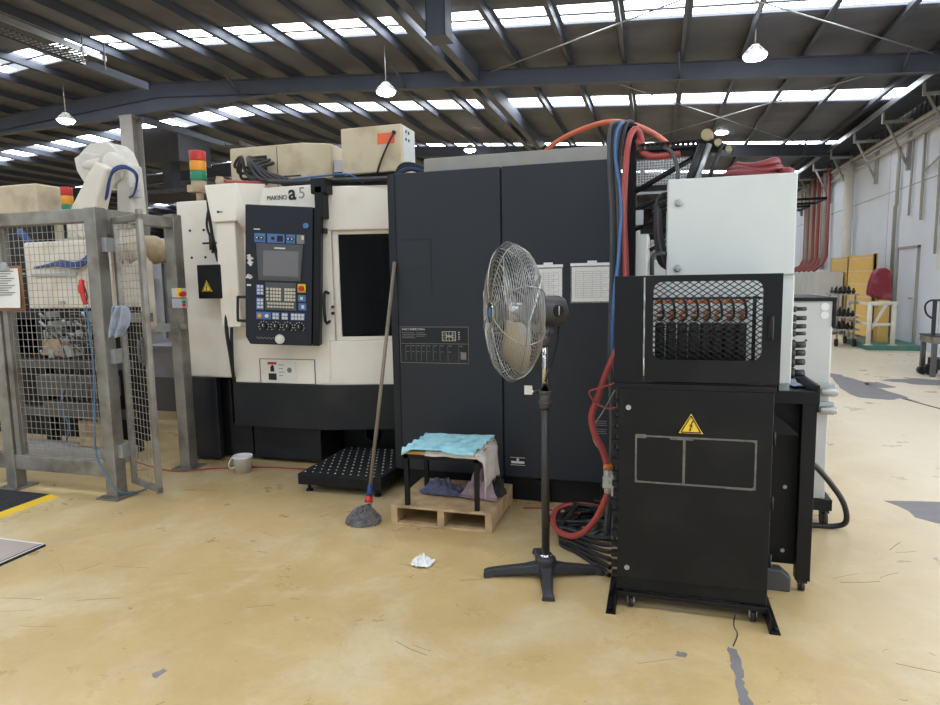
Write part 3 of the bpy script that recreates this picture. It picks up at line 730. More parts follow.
# operator panel on its arm
TL = Vector((-3.052, 4.3, 2.165)); ex = Vector((.486, .17, -.029)).normalized(); dn = Vector((-.036, 0, -1.08)).normalized()
ez = -(dn - ex * dn.dot(ex)).normalized(); ey = ez.cross(ex)
PM = Matrix(((ex.x, ey.x, ez.x, TL.x), (ex.y, ey.y, ez.y, TL.y), (ex.z, ey.z, ez.z, TL.z), (0, 0, 0, 1)))
PW, PH = .515, 1.08
b = MB(PM); b.prism([(0, 0), (PW, 0), (PW, -PH), (.035, -PH), (0, -PH + .06)], 'y', 0, .12); op = b.build('operator_panel', M['navy'], mc, bev=.008)
b = MB(PM); b.box(PW + .004, PW + .06, .01, .13, -PH + .0, .0); b.build('side_rail', M['black'], op, bev=.006)
b = MB(); b.box(-2.60, -2.47, 4.5, 4.62, 2.24, 2.36); b.box(-2.57, -2.50, 4.5, 4.6, 2.05, 2.3); b.build('pivot_arm', M['black'], op, bev=.008)
def pu(u0, u1, v0, v1, d0=-.006, d1=.0): return (u0 * PW, u1 * PW, d0, d1, -v1 * PH, -v0 * PH)
def pbox(name, m, *rects, par=None, bev=0):
    b = MB(PM)
    for r in rects: b.box(*pu(*r))
    return b.build(name, m, par or op, bev=bev)
def pcyl(name, m, u, v, r, d0, d1, par=None, r1=None):
    b = MB(PM); b.cyl((u * PW, d1, -v * PH), (u * PW, d0, -v * PH), r, r1, 16); return b.build(name, m, par or op)
pcyl('key_switch', M['bluep'], .905, .135, .022, -.025, 0)
pbox('nameplate', M['whitep'], (.13, .22, .168, .176))
b = MB(PM); b.prism([(.165 * PW, -.27 * PH), (.865 * PW, -.27 * PH), (.83 * PW, -.535 * PH), (.20 * PW, -.535 * PH)], 'y', -.014, 0); b.build('screen_bezel', M['bezel'], op, bev=.005)
pbox('screen', M['screen'], (.275, .80, .32, .50, -.017, -.013))
pbox('screen_label', M['whitep'], (.44, .60, .296, .306, -.016, -.013))
for q_ in ((.14, .30), (.33, .585), (.61, .74)): pbox('switch_plate', M['bluep'], (q_[0], q_[1], .20, .264))
pbox('switch_plate', M['greyink'], (.765, .88, .20, .264))
for u in (.185, .25, .415, .645, .70): pcyl('switch', M['blackm'], u, .232, .012, -.02, 0)
pbox('switch', M['blackm'], (.475, .56, .212, .254, -.01, 0))
for u in (.185, .25, .645, .70): pcyl('switch_mark', M['whitep'], u, .232, .006, -.024, -.02)
pbox('switch_mark', M['whitep'], (.84, .87, .205, .235, -.012, 0))
pbox('keypad', M['bezel'], (.30, .765, .545, .745, -.008, 0), bev=.003)
b = MB(PM)
for r in range(4):
    for c in range(8):
        if c == 4: continue
        u = .375 + c * .043; v = .585 + r * .0245; b.box(*pu(u, u + .033, v, v + .018, -.013, -.007))
for c in range(9): b.box(*pu(.335 + c * .045, .368 + c * .045, .69, .705, -.013, -.007))
for c in range(9): b.box(*pu(.335 + c * .045, .365 + c * .045, .715, .728, -.013, -.007))
for v in (.585, .61, .635, .66): b.box(*pu(.32, .35, v, v + .016, -.013, -.007)); b.box(*pu(.72, .75, v, v + .016, -.013, -.007))
b.build('key', M['key'], op)
pbox('button_plate', M['bluep'], (.165, .275, .565, .64)); pbox('button_plate', M['bluep'], (.165, .275, .66, .745))
for v0 in (.57, .595, .618, .668, .692, .718):
    for u in (.185, .235): pbox('button', M['whitep'], (u, u + .034, v0, v0 + .017, -.014, -.005))
es = pbox('emergency_stop', M['yellow'], (.785, .905, .55, .612, -.01, 0), bev=.002)
pcyl('stop_button', M['redp'], .845, .582, .021, -.04, -.008, par=es)
pbox('button_plate', M['bluep'], (.79, .905, .63, .677)); pbox('button_plate', M['bluep'], (.80, .915, .69, .74))
pbox('button', M['whitep'], (.825, .865, .643, .664, -.014, -.005)); pbox('button', M['whitep'], (.845, .885, .703, .727, -.014, -.005))
for q_ in ((.165, .385), (.40, .51), (.54, .64), (.68, .895)): pbox('button_plate', M['bluep'], (q_[0], q_[1], .762, .815))
pcyl('lamp_button', M['amberp'], .22, .789, .016, -.016, -.004); pcyl('lamp_button', M['white'], .325, .789, .014, -.016, -.004)
for u in (.415, .465, .555, .60, .695, .745, .795, .845):
    for v in (.768, .792): pbox('button', M['whitep'], (u, u + .036, v, v + .018, -.014, -.005))
for u in (.275, .455, .635, .81):
    k = pcyl('dial', M['blackm'], u, .865, .026, -.03, 0, r1=.022)
    b = MB(PM)
    for i in range(9):
        a = math.radians(-40 + i * 32.5); rr = .038
        x, z = u * PW + rr * math.cos(a), -.865 * PH + rr * math.sin(a); b.box(x - .003, x + .003, -.003, 0, z - .003, z + .003)
    b.box(u * PW - .0025, u * PW + .0025, -.032, -.03, -.865 * PH, -.865 * PH + .02); b.build('dial_scale', M['whitep'], k)
pcyl('handwheel', M['chrome'], .525, .955, .038, -.02, 0); pcyl('handwheel_hub', M['whitep'], .525, .955, .022, -.026, -.02)
b = MB(PM)
for i in range(9): b.box(*pu(.17 + i * .03, .188 + i * .03, .945 + .006 * (i % 2), .953 + .006 * (i % 2), -.003, 0))
b.build('panel_legend', M['greyink'], op)
b = MB(PM)
rnd = random.Random(4)
for i in range(8):
    u, v = .045 + .06 * rnd.random(), .345 + .18 * rnd.random(); w, h = .035 + .06 * rnd.random(), .012 + .022 * rnd.random()
    n = 5; b.prism([(u * PW + w * PW * .6 * math.cos(k * PI / 2.5 + i) * (.5 + 1.0 * rnd.random()), -v * PH + h * PH * .7 * math.sin(k * PI / 2.5 + i) * (.5 + 1.0 * rnd.random())) for k in range(n)], 'y', -.002, 0)
b.box(*pu(.025, .085, .565, .578, -.002, 0))
b.build('torn_sticker', M['whitep'], op)
b = MB(PM); b.tube([(.035, .02, -.66 * PH), (-.045, -.01, -.66 * PH), (-.055, -.01, -.67 * PH), (-.055, -.01, -.815 * PH), (-.045, -.01, -.83 * PH), (.035, .02, -.83 * PH)], .011, 8, 3); b.build('grab_handle', M['rubber'], op)

# black junction box with warning sign
b = MB(); b.box(-3.69, -3.46, 4.49, 4.66, 1.44, 1.72); jb = b.build('junction_box', M['black'], mc, bev=.008)
def warning(cx, y, z0, s, par):
    o = MB(); o.prism([(cx - s / 2, z0), (cx + s / 2, z0), (cx, z0 + s * .87)], 'y', y - .002, y); w = o.build('warning_sign', M['yellow'], par)
    i = MB(); t = s * .045
    for (p, q) in (((cx - s / 2 + t * 2, z0 + t), (cx + s / 2 - t * 2, z0 + t)), ((cx + s / 2 - t * 2, z0 + t), (cx, z0 + s * .87 - t * 2)), ((cx, z0 + s * .87 - t * 2), (cx - s / 2 + t * 2, z0 + t))):
        i.cyl((p[0], y - .002, p[1]), (q[0], y - .002, q[1]), t * .6, n=5)
    c = (cx, z0 + s * .30)
    bolt = [(.06, .26), (-.07, .02), (.0, .03), (-.05, -.14), (-.08, -.12), (-.045, -.21), (.02, -.14), (-.015, -.14), (.075, .08), (.005, .07), (.10, .24)]
    i.prism([(c[0] + px_ * s, c[1] + pz * s) for px_, pz in bolt], 'y', y - .004, y - .002)
    i.build('warning_print', M['ink'], w)
warning(-3.60, 4.49, 1.5, .105, jb)
b = MB()
for z in (1.5, 1.56, 1.62, 1.68): b.cyl((-3.46, 4.56, z), (-3.42, 4.56, z), .018, n=8)
b.build('cable_gland', M['rubber'], jb)
b = MB(); b.tube([(-3.45, 4.55, 1.46), (-3.44, 4.5, 1.2), (-3.43, 4.52, .95), (-3.47, 4.6, .75), (-3.5, 4.7, .6)], .016, 7); b.tube([(-3.42, 4.56, 1.45), (-3.41, 4.52, 1.1), (-3.44, 4.55, .78)], .012, 7); b.build('machine_cable', M['rubber'], mc)
b = MB(); b.tube([(-3.43, 4.57, 1.46), (-3.425, 4.53, 1.1), (-3.45, 4.56, .8)], .008, 6); b.build('machine_cable', M['blue'], mc)
b = MB(); b.tube([(-3.56, 4.52, 2.3), (-3.6, 4.58, 2.1), (-3.57, 4.57, 1.92), (-3.52, 4.55, 1.75)], .014, 7); b.tube([(-3.55, 4.55, 2.28), (-3.57, 4.5, 2.05), (-3.54, 4.52, 1.9), (-3.57, 4.55, 1.82)], .01, 6)
b.box(-3.69, -3.5, 4.58, 4.61, 1.895, 1.91); b.cyl((-3.55, 4.52, 1.84), (-3.55, 4.52, 1.98), .02, n=8); b.build('machine_cable', M['rubber'], mc)
# signal tower
def signal_tower(x, y, z0, h, par, r):
    b = MB(); b.cyl((x, y, z0), (x, y, z0 + h * .32), r * .45); b.cyl((x, y, z0 + h * .2), (x, y, z0 + h * .42), r * .95); st = b.build('signal_tower', M['tan'], par)
    for k, m in enumerate(('greenp', 'amberp', 'redp')):
        q = MB(); a = z0 + h * (.42 + .193 * k); q.lathe([(r * .98, 0), (r, .008), (r, h * .18), (r * .98, h * .19)], (x, y, a), (0, 0, 1), 18); q.build('signal_lens', M[m], st)
    q = MB(); q.box(x - r * 1.2, x + r * .4, y - .06, y - .02, z0 + h * .2, z0 + h * .34); q.build('tower_bracket', M['tan'], st, bev=.004)
signal_tower(-3.86, 4.8, 2.27, .44, mc, .068)
# charcoal side panels
for (x0, x1) in ((-1.836, -1.028), (-1.018, -.30)):
    b = MB(); b.box(x0, x1, 4.25, 6.2, .175, 2.305)
    if x0 < -1.5: pass
    b.build('side_panel', M['charcoal'], mc, bev=.006)
b = MB(); b.box(-1.80, -.32, 4.27, 6.1, .17, 2.29); b.build('panel_core', M['deep'], mc)
b = MB(); b.box(-1.842, -1.79, 4.243, 4.25, .19, 2.3); b.build('panel_edge_strip', M['charcoal2'], mc)
b = MB(); b.box(-1.78, -.36, 4.29, 6.0, 0, .175); b.build('plinth', M['black'], mc)
b = MB(); b.box(-.79, -.70, 4.24, 4.3, .02, .165)
for z in (.06, .12): b.cyl((-.745, 4.23, z), (-.745, 4.245, z), .012, n=8)
b.build('levelling_block', M['black'], mc)
# grey profile along the panel tops
b = MB(); b.box(-1.63, -.30, 4.42, 4.52, 2.30, 2.425); b.build('top_profile', M['greybar'], mc, bev=.006)
# recessed outline, data plate, small plate, fan-side sheets
b = MB()
for z in (1.843, 1.645, 1.44): b.box(-1.745, -1.53, 4.2475, 4.25, z, z + .003)
b.box(-1.532, -1.529, 4.2475, 4.25, 1.44, 1.845); b.build('blanking_plate_edge', M['blackm'], mc)
b = MB(); b.box(-1.78, -1.265, 4.246, 4.25, .97, 1.23); dp = b.build('data_plate', M['charcoal2'], mc)
text('plate_heading', 'DAILY INSPECTION', .02, FRONT(-1.765, 4.2455, 1.205), M['whitep'], dp, .0006)
b = MB()
for i in range(4): b.box(-1.765, -1.67 + .01 * (i % 2), 4.2445, 4.246, 1.185 - i * .012, 1.1885 - i * .012)
for i in range(3): b.box(-1.655, -1.59 + .012 * (i % 2), 4.2445, 4.246, 1.185 - i * .012, 1.1885 - i * .012)
b.box(-1.77, -1.265, 4.2445, 4.246, 1.108, 1.111)
for x in (-1.74, -1.70, -1.66, -1.62, -1.58, -1.53, -1.48, -1.42, -1.34):
    b.box(x, x + .0015, 4.2445, 4.246, .985, 1.10)
    b.box(x + .006, x + .03, 4.2445, 4.246, 1.092, 1.096); b.box(x + .008, x + .026, 4.2445, 4.246, 1.05, 1.053)
b.box(-1.325, -1.285, 4.2445, 4.246, 1.0, 1.05); b.box(-1.78, -1.265, 4.2445, 4.246, .97, .973); b.box(-1.78, -1.265, 4.2445, 4.246, 1.227, 1.23); b.box(-1.268, -1.265, 4.2445, 4.246, .97, 1.23); b.box(-1.78, -1.777, 4.2445, 4.246, .97, 1.23)
b.build('plate_print', M['greyink'], dp)
b = MB(); z = 1.17
b.box(-1.46, -1.36, 4.2445, 4.246, 1.13, 1.133); b.box(-1.46, -1.36, 4.2445, 4.246, 1.195, 1.198)
for x in (-1.46, -1.43, -1.41, -1.385, -1.362): b.box(x, x + .003, 4.2445, 4.246, 1.13, 1.198)
for k in range(4): b.cyl((-1.46, 4.245, 1.133 + k * .02), (-1.36, 4.245, 1.19 - k * .018), .0015, n=4)
for k in range(4): b.box(-1.34, -1.33, 4.2445, 4.246, 1.14 + k * .016, 1.146 + k * .016)
b.build('plate_diagram', M['key'], dp)
b = MB(); b.box(-.98, -.866, 4.246, 4.25, .255, .325); sp = b.build('maker_plate', M['blackm'], mc)
b = MB(); b.box(-.975, -.871, 4.2445, 4.246, .263, .266); b.box(-.975, -.871, 4.2445, 4.246, .316, .319); b.box(-.97, -.876, 4.2445, 4.246, .276, .292); b.cyl((-.923, 4.246, .303), (-.923, 4.2445, .303), .01, n=8); b.build('plate_print', M['whitep'], sp)
b = MB()
for i in range(7):
    if i != 3: b.box(-.395, -.315 - .006 * (i % 2), 4.2465, 4.25, .60 - i * .014, .604 - i * .014)
b.build('printed_notice', M['greyink'], mc)

# ------------------------------------------------------------------ boxes and cables on top of the machine
t = thing('electrical_cabinet', 'plain beige cabinet with a black socket panel on the machine roof, behind the cable bundle', 'cabinet', (-3.1, 5.3, 2.33))
b = MB(); b.prism([(-3.68, 5.0), (-2.95, 5.0), (-2.74, 5.12), (-2.74, 5.9), (-3.68, 5.9)], 'z', 2.34, 2.755); b.build('body', M['beige'], t, bev=.015)
b = MB(); b.box(-2.74, -2.5, 5.15, 5.9, 2.34, 2.62); b.build('side_box', M['grey_cab'], t, bev=.01)
b = MB(); b.box(-3.50, -3.30, 4.985, 5.0, 2.42, 2.67); sk = b.build('socket_panel', M['blackm'], t, bev=.004)
for x in (-3.45, -3.35):
    for z in (2.49, 2.61): b = MB(); b.lathe([(.034, 0), (.034, .02), (.022, .02), (.018, .008)], (x, 4.985, z), (0, -1, 0), 14); b.build('socket', M['rubber'], sk)
b = MB(); b.tube([(-3.12, 4.998, 2.48), (-3.12, 4.975, 2.475), (-2.98, 4.975, 2.475), (-2.98, 4.998, 2.48)], .006, 6, 3); b.build('handle', M['rubber'], t)
b = MB(); b.box(-3.2, -3.197, 4.996, 5.0, 2.36, 2.74); b.build('door_seam', M['ink'], t)
b = MB(); b.box(-2.7, -2.58, 5.08, 5.15, 2.36, 2.5); b.build('plug_block', M['blackm'], t, bev=.005)
t = thing('transformer_cabinet', 'beige cabinet with an orange label on the machine roof beside the grey bar', 'cabinet', (-2.2, 5.2, 2.33))
b = MB(); b.box(-2.53, -1.99, 4.9, 5.2, 2.44, 2.81); b.build('body', M['beige'], t, bev=.012)
b = MB(); b.box(-1.99, -1.985, 4.92, 5.18, 2.45, 2.80); b.build('side_plate', M['grey_cab'], t, bev=.002)
b = MB(); b.box(-2.5, -2.02, 4.95, 5.17, 2.335, 2.44); b.build('feet_frame', M['blackm'], t)
b = MB(); b.box(-2.20, -2.05, 4.896, 4.9, 2.66, 2.745); b.build('label', M['orangelabel'], t)
b = MB(); b.tube([(-2.05, 4.89, 2.74), (-2.09, 4.87, 2.66), (-2.17, 4.88, 2.52), (-2.21, 4.9, 2.44), (-2.24, 4.92, 2.38)], .008, 6); b.cyl((-2.05, 4.9, 2.742), (-2.05, 4.88, 2.742), .015, n=8); b.build('cable', M['rubber'], t)
b = MB()
for z in (2.70, 2.76):
    for y in (4.98, 5.04): b.cyl((-1.985, y, z), (-1.98, y, z), .012, n=6)
b.build('screw', M['rubber'], t)
rnd = random.Random(11)
for k in range(6):
    yy = 4.62 + .05 * k; zz = 2.345 + .012 * (k % 3)
    pts = [(-3.36 + .03 * k, 4.95, 2.62 - .03 * (k % 2)), (-3.30 + .02 * k, 4.72, 2.60 - .02 * k), (-3.15 + .03 * k, yy, 2.42), (-2.95, yy, zz + .02), (-2.5, yy + .02, zz + .01), (-2.1, yy + .04, zz), (-1.88, yy + .05, zz + .01)]
    tag(MB().tube(pts, .014 + .003 * (k % 2), 7).build('cable', M['rubber'], origin=pts[0]), 'black cable in the bundle lying along the front edge of the cream machine roof', 'cable', 'black cables on the machine roof')
hose('cable', 'thin blue cable lying among the black cables on the cream machine roof', 'cable', [(-2.9, 4.68, 2.39), (-2.5, 4.7, 2.41), (-2.36, 4.72, 2.40), (-2.28, 4.8, 2.34)], .008, M['blue'])
for k in range(3):
    pts = [(-3.38, 4.98, 2.5 + .04 * k), (-3.46 - .03 * k, 4.85, 2.46 + .05 * k), (-3.38, 4.75, 2.58 + .02 * k), (-3.3, 4.7, 2.46), (-3.18 + .04 * k, 4.66, 2.4)]
    tag(MB().tube(pts, .013, 7).build('cable', M['rubber'], origin=pts[0]), 'black looped cable hanging out of the black socket panel', 'cable', 'looped cables at the socket panel')
hose('air_hose', 'short dull red hose lying on the cream machine roof by the signal tower', 'hose', [(-3.52, 4.7, 2.42), (-3.4, 4.66, 2.40), (-3.25, 4.65, 2.385), (-3.1, 4.66, 2.38)], .016, M['red'])
t = thing('pipe_fitting', 'small brass pipe fitting on the cream machine roof at the end of the red hose', 'fitting', (-3.56, 4.7, 2.36))
b = MB(); b.cyl((-3.6, 4.7, 2.42), (-3.52, 4.7, 2.42), .024); b.cyl((-3.57, 4.7, 2.36), (-3.57, 4.7, 2.46), .03); b.build('body', M['tan'], t)
for k in range(4):
    pts = [(-1.98, 4.7, 2.335), (-1.9, 4.62, 2.36 + .02 * k), (-1.78, 4.56, 2.38 + .015 * k), (-1.6, 4.6, 2.33 + .01 * k)]
    tag(MB().tube(pts, .012, 6).build('cable', M['dkblue'] if k == 1 else M['rubber'], origin=pts[0]), 'blue cable at the end of the grey bar beside the orange-labelled cabinet' if k == 1 else 'black cable at the end of the grey bar beside the orange-labelled cabinet', 'cable', None if k == 1 else 'black cables by the grey bar')
# two papers in clear sleeves on the charcoal panel
for x0, x1, z0, z1, lab in ((-.80, -.605, 1.40, 1.64, 'paper sheet in a clear sleeve on the charcoal panel, partly behind the fan'), (-.555, -.275, 1.39, 1.645, 'paper sheet in a clear sleeve on the charcoal panel, beside the hanging hoses')):
    t = thing('document_sleeve', lab, 'document', ((x0 + x1) / 2, 4.245, z0))
    b = MB(); b.box(x0 + .008, x1 - .008, 4.241, 4.244, z0 + .01, z1 - .02); b.build('sheet', M['paper'], t)
    b = MB()
    for i in range(13):
        b.box(x0 + .03, x1 - .03 - .02 * (i % 3), 4.2398, 4.241, z1 - .05 - i * .014, z1 - .048 - i * .014)
    for i in range(5): b.box(x0 + .03 + i * (x1 - x0 - .06) / 4, x0 + .0312 + i * (x1 - x0 - .06) / 4, 4.2398, 4.241, z1 - .22, z1 - .05)
    b.build('print', M['greyink'], t)
    b = MB(); b.box(x0, x1, 4.236, 4.2385, z0, z1); b.build('sleeve', M['sleeve'], t)
    b = MB(); b.box(x0, x1, 4.234, 4.24, z1 - .012, z1 + .006); b.box((x0 + x1) / 2 - .03, (x0 + x1) / 2 + .03, 4.232, 4.24, z1 - .004, z1 + .02); b.build('tape', M['white'], t)

# ================================================================== WIRE MESH ROBOT CAGE
cg = thing('safety_cage', 'welded steel safety cage with wire mesh panels and an open mesh gate', 'cage', (-3.87, 3.66, 0))
def post(x, y, z1, w=.085, plate=True):
    b = MB(); b.box(x - w / 2, x + w / 2, y - w / 2, y + w / 2, .012, z1); p = b.build('post', M['steel'], cg, bev=.006)
    if plate:
        q = MB(); q.box(x - .1, x + .1, y - .1, y + .1, 0, .012)
        for dx in (-.07, .07):
            for dy in (-.07, .07): q.cyl((x + dx, y + dy, .012), (x + dx, y + dy, .022), .012, n=6)
        q.build('base_plate', M['steel'], p)
CX, CY = -3.84, 3.66
post(CX, CY, 2.11, .10); post(CX - .98, CY, 2.10, .095); post(CX, 4.42, 2.13, .10); post(-5.9, CY, 2.1, .095)
b = MB(); b.box(-5.9, CX, CY - .045, CY + .045, 2.01, 2.105); b.build('top_rail', M['steel'], cg, bev=.005)
b = MB(); b.box(CX - .04, CX + .04, CY, 4.42, 2.02, 2.105); b.build('top_rail', M['steel'], cg, bev=.005)
b = MB(); b.prism([(CX - .05, 2.02), (CX + .05, 2.02), (CX + .05, 1.93), (CX + .02, 1.88), (CX - .05, 1.9)], 'y', CY + .05, CY + .16); b.build('corner_gusset', M['steel'], cg)
b = MB(); b.box(-5.9, CX, CY - .035, CY + .035, .155, .27); b.build('bottom_rail', M['steel'], cg, bev=.005)
b = MB(); b.box(CX - .98 + .06, CX - .98 + .11, CY - .03, CY + .03, .27, 2.01); b.box(CX - .06, CX - .05, CY - .03, CY + .03, .27, 2.01); b.build('mesh_frame', M['steel'], cg)
def mesh_panel(name, p0, ux, w, z0, z1, sx, sz, parent, rw=.0021, yoff=0, m='wire'):
    """wire grid in the vertical plane through p0 along direction ux"""
    b = MB(); u = Vector(ux).normalized(); n = Vector((-u.y, u.x, 0))
    nx = int(w / sx); nz = int((z1 - z0) / sz)
    for i in range(nx + 1):
        q = Vector(p0) + u * (w * i / nx); b.cyl((q.x, q.y, z0), (q.x, q.y, z1), rw, n=5, caps=False)
    for j in range(nz + 1):
        z = z0 + (z1 - z0) * j / nz; a = Vector(p0) + n * (rw * 1.6); e = a + u * w
        b.cyl((a.x, a.y, z), (e.x, e.y, z), rw, n=5, caps=False)
    return b.build(name, M[m], parent)
mesh_panel('mesh_panel', (CX - .87, CY, 0), (1, 0, 0), .80, .27, 2.01, .047, .052, cg)
mesh_panel('mesh_panel', (-5.8, CY, 0), (1, 0, 0), .92, .27, 2.01, .047, .052, cg)
# gate, swung open
GH = Vector((CX + .07, CY + .09, 0)); GF = Vector((-3.385, 3.60, 0)); gu = (GF - GH).normalized(); gw = (GF - GH).length
ga = math.atan2(gu.y, gu.x); GM = Matrix.Translation(GH) @ Matrix.Rotation(ga, 4, 'Z')
b = MB(GM); b.box(0, .035, -.018, .018, .10, 2.03); b.box(gw - .04, gw, -.018, .018, .075, 2.075); b.box(0, gw, -.018, .018, .085, .125); b.box(0, gw, -.018, .018, 2.0, 2.045)
gt = b.build('gate', M['steel'], cg, bev=.004)
a0 = GH + gu * .03; mesh_panel('gate_mesh', (a0.x, a0.y, 0), gu, gw - .06, .12, 2.01, .047, .052, gt)
b = MB(GM); b.tube([(gw - .06, -.02, 1.17), (gw - .06, -.05, 1.16), (gw - .06, -.05, 1.04), (gw - .06, -.02, 1.03)], .010, 8, 3); b.box(gw - .08, gw - .04, -.024, -.018, 1.0, 1.2); b.build('gate_handle', M['fangrey'], gt)
for z in (.35, 1.05, 1.85):
    b = MB(); b.box(CX + .045, CX + .09, CY - .01, CY + .11, z - .05, z + .05); b.cyl((CX + .075, CY + .1, z - .06), (CX + .075, CY + .1, z + .06), .014, n=8); b.build('hinge', M['galv'], cg)
# switch box on the rear cage post
t = thing('gate_switch', 'gate switch box with a red button on a yellow plate, on the rear cage post', 'switch', (CX + .05, 4.36, 1.36))
b = MB(); b.box(-3.80, -3.70, 4.31, 4.37, 1.455, 1.53); b.build('upper_housing', M['grey_cab'], t, bev=.004)
b = MB(); b.box(-3.735, -3.695, 4.29, 4.31, 1.455, 1.53); b.build('yellow_plate', M['yellow'], t, bev=.003)
b = MB(); b.cyl((-3.70, 4.30, 1.485), (-3.66, 4.29, 1.485), .02, .022); b.build('red_button', M['redp'], t)
b = MB(); b.box(-3.80, -3.695, 4.305, 4.37, 1.37, 1.448); b.build('lower_housing', M['lav'], t, bev=.004)
b = MB(); b.cyl((-3.70, 4.315, 1.42), (-3.68, 4.31, 1.42), .012); b.build('green_button', M['greenp'], t)
b = MB(); b.cyl((-3.70, 4.315, 1.395), (-3.68, 4.31, 1.395), .012); b.build('red_button', M['redp'], t)
b = MB(); b.box(-3.79, -3.74, 4.362, 4.37, 1.2, 1.37); b.cyl((-3.77, 4.36, 1.22), (-3.73, 4.34, 1.22), .025); b.build('bracket', M['steel'], t)
# clipboard on the front mesh
t = thing('clipboard', 'brown clipboard with a printed sheet hanging on the front mesh of the cage', 'clipboard', (-4.62, 3.60, 1.38))
b = MB(); b.box(-4.80, -4.495, 3.602, 3.608, 1.385, 1.72); b.build('board', M['clipb'], t, bev=.003)
def sh(u, v):
    x = -4.795 + .29 * u - .02 * v * u; z = 1.41 + .29 * v; return (x, 3.598 - .025 * (1 - v) ** 2 * u, z)
b = MB(); b.grid(sh, 8, 8); b.build('sheet', M['paper'], t)
b = MB()
for i in range(11):
    v = .92 - i * .06
    p, q = sh(.12, v), sh(.85 - .12 * (i % 3), v); b.box(p[0], q[0], min(p[1], q[1]) - .004, min(p[1], q[1]) - .003, p[2], p[2] + .006)
b.build('print', M['greyink'], t)
b = MB(); b.box(-4.70, -4.60, 3.588, 3.60, 1.685, 1.715); b.cyl((-4.65, 3.585, 1.72), (-4.65, 3.6, 1.72), .03, n=10); b.build('clip', M['galv'], t)
# red air gun, its hose, rag
t = thing('air_gun', 'red handled air blow gun hung on the front mesh of the cage', 'tool', (-3.93, 3.6, 1.5))
b = MB(); b.tube([(-3.955, 3.615, 1.60), (-3.945, 3.60, 1.57), (-3.935, 3.59, 1.52), (-3.915, 3.595, 1.43)], [.018] * 7 + [.022] * 6 + [.016] * 8, 8); b.build('handle', M['redp'], t)
b = MB(); b.tube([(-3.95, 3.62, 1.585), (-3.915, 3.61, 1.50), (-3.91, 3.60, 1.45)], .005, 6); b.build('trigger', M['ink'], t)
hose('air_hose', 'blue air hose trailing from the red air gun down the cage mesh', 'hose', [(-3.912, 3.595, 1.42), (-3.90, 3.59, 1.25), (-3.89, 3.59, .95), (-3.905, 3.58, .6), (-3.92, 3.58, .35), (-3.86, 3.585, .2), (-3.77, 3.60, .07), (-3.73, 3.72, .02), (-3.76, 3.95, .007)], .0055, M['airblue'])
def rag(name, label, cx, cy, z0, sx, sy, h, m, seed, cat='rag', amp=.5):
    def fn(u, v):
        a = (u - .5) * 2; c = (v - .5) * 2; r = min(1.0, math.hypot(a, c))
        n1 = noise.noise(Vector((a * 2.1 + seed, c * 2.1, seed))); n2 = noise.noise(Vector((a * 5 + seed, c * 5, 2)))
        w = 1 + .25 * noise.noise(Vector((a * 1.5, c * 1.5, seed + 9)))
        z = h * max(0, (1 - r * r)) * (.75 + amp * n1 + .75 * n2) + .012 * (1 + n2)
        return (cx + a * sx * w, cy + c * sy * w, z0 + max(.004, z))
    b = MB(); b.grid(fn, 30, 24)
    return tag(b.build(name, M[m], origin=(cx, cy, z0), solid=.004), label, cat)
def hangrag(u, v):
    a = u - .5; w = .05 + .035 * math.sin(v * 3)
    return (-3.63 - .06 * v + a * w * 2, 3.615 + .028 * math.sin(a * 14 + v * 3), 1.42 - .22 * v + .02 * noise.noise(Vector((u * 4, v * 4, 1))))
b = MB(); b.grid(hangrag, 20, 16); tag(b.build('rag', M['raggrey'], origin=(-3.63, 3.62, 1.42), solid=.004), 'pale blue-grey rag tucked over the hinge side of the open cage gate', 'rag')

# ------------------------------------------------------------------ robot arm
rb = thing('robot_arm', 'large off-white industrial robot arm rising above the cage', 'robot', (-5.75, 5.5, 0))
b = MB(); b.lathe([(.42, 0), (.42, .06), (.34, .1), (.30, .5), (.30, .9), (.36, .95), (.36, 1.05)], (-5.75, 5.5, 0), (0, 0, 1), 28); b.build('pedestal', M['robot'], rb)
b = MB(); b.rbox(-6.1, -5.32, 5.15, 5.8, 1.05, 2.05, .1, 'y'); b.build('turret', M['robot'], rb, bev=.03)
b = MB(); b.lathe([(.0, -.30), (.17, -.29), (.22, -.26), (.24, -.15), (.24, .2), (.2, .26), (0, .28)], (-5.22, 5.10, 2.02), (.35, 1, 0), 26, close=False); b.build('shoulder_joint', M['robot'], rb)
b = MB(); b.lathe([(.0, -.345), (.10, -.335), (.14, -.30), (.14, -.1)], (-5.05, 5.10, 1.97), (.1, 1, 0), 20, close=False); b.build('joint_cap', M['robot'], rb)
sec = []
b = MB()
p0, p1 = Vector((-5.23, 4.82, 2.05)), Vector((-4.88, 4.82, 2.66)); d = (p1 - p0).normalized(); s_ = Vector((d.z, 0, -d.x))
vs = []; 
for t_, w, dy in ((0, .12, .08), (.3, .135, .08), (.85, .085, .07), (1, .07, .06)):
    c = p0.lerp(p1, t_)
    for a, e in ((-1, -1), (1, -1), (1, 1), (-1, 1)): vs.append(c + s_ * (w * a) + Vector((0, dy * e, 0)))
fs = [(0, 1, 2, 3), (12, 15, 14, 13)]
for k in range(3):
    for i in range(4): fs.append((k * 4 + i, k * 4 + (i + 1) % 4, (k + 1) * 4 + (i + 1) % 4, (k + 1) * 4 + i))
b.add(vs, fs); b.build('lower_arm', M['robot'], rb, bev=.022, seg=3)
b = MB(); b.prism([(-5.46, 2.80), (-5.44, 2.66), (-5.34, 2.52), (-5.08, 2.50), (-4.93, 2.58), (-4.92, 2.72), (-4.98, 2.86), (-5.06, 2.93), (-5.28, 2.93), (-5.36, 2.88)], 'y', 5.04, 5.28); b.build('elbow_housing', M['robotw'], rb, bev=.014, seg=2)
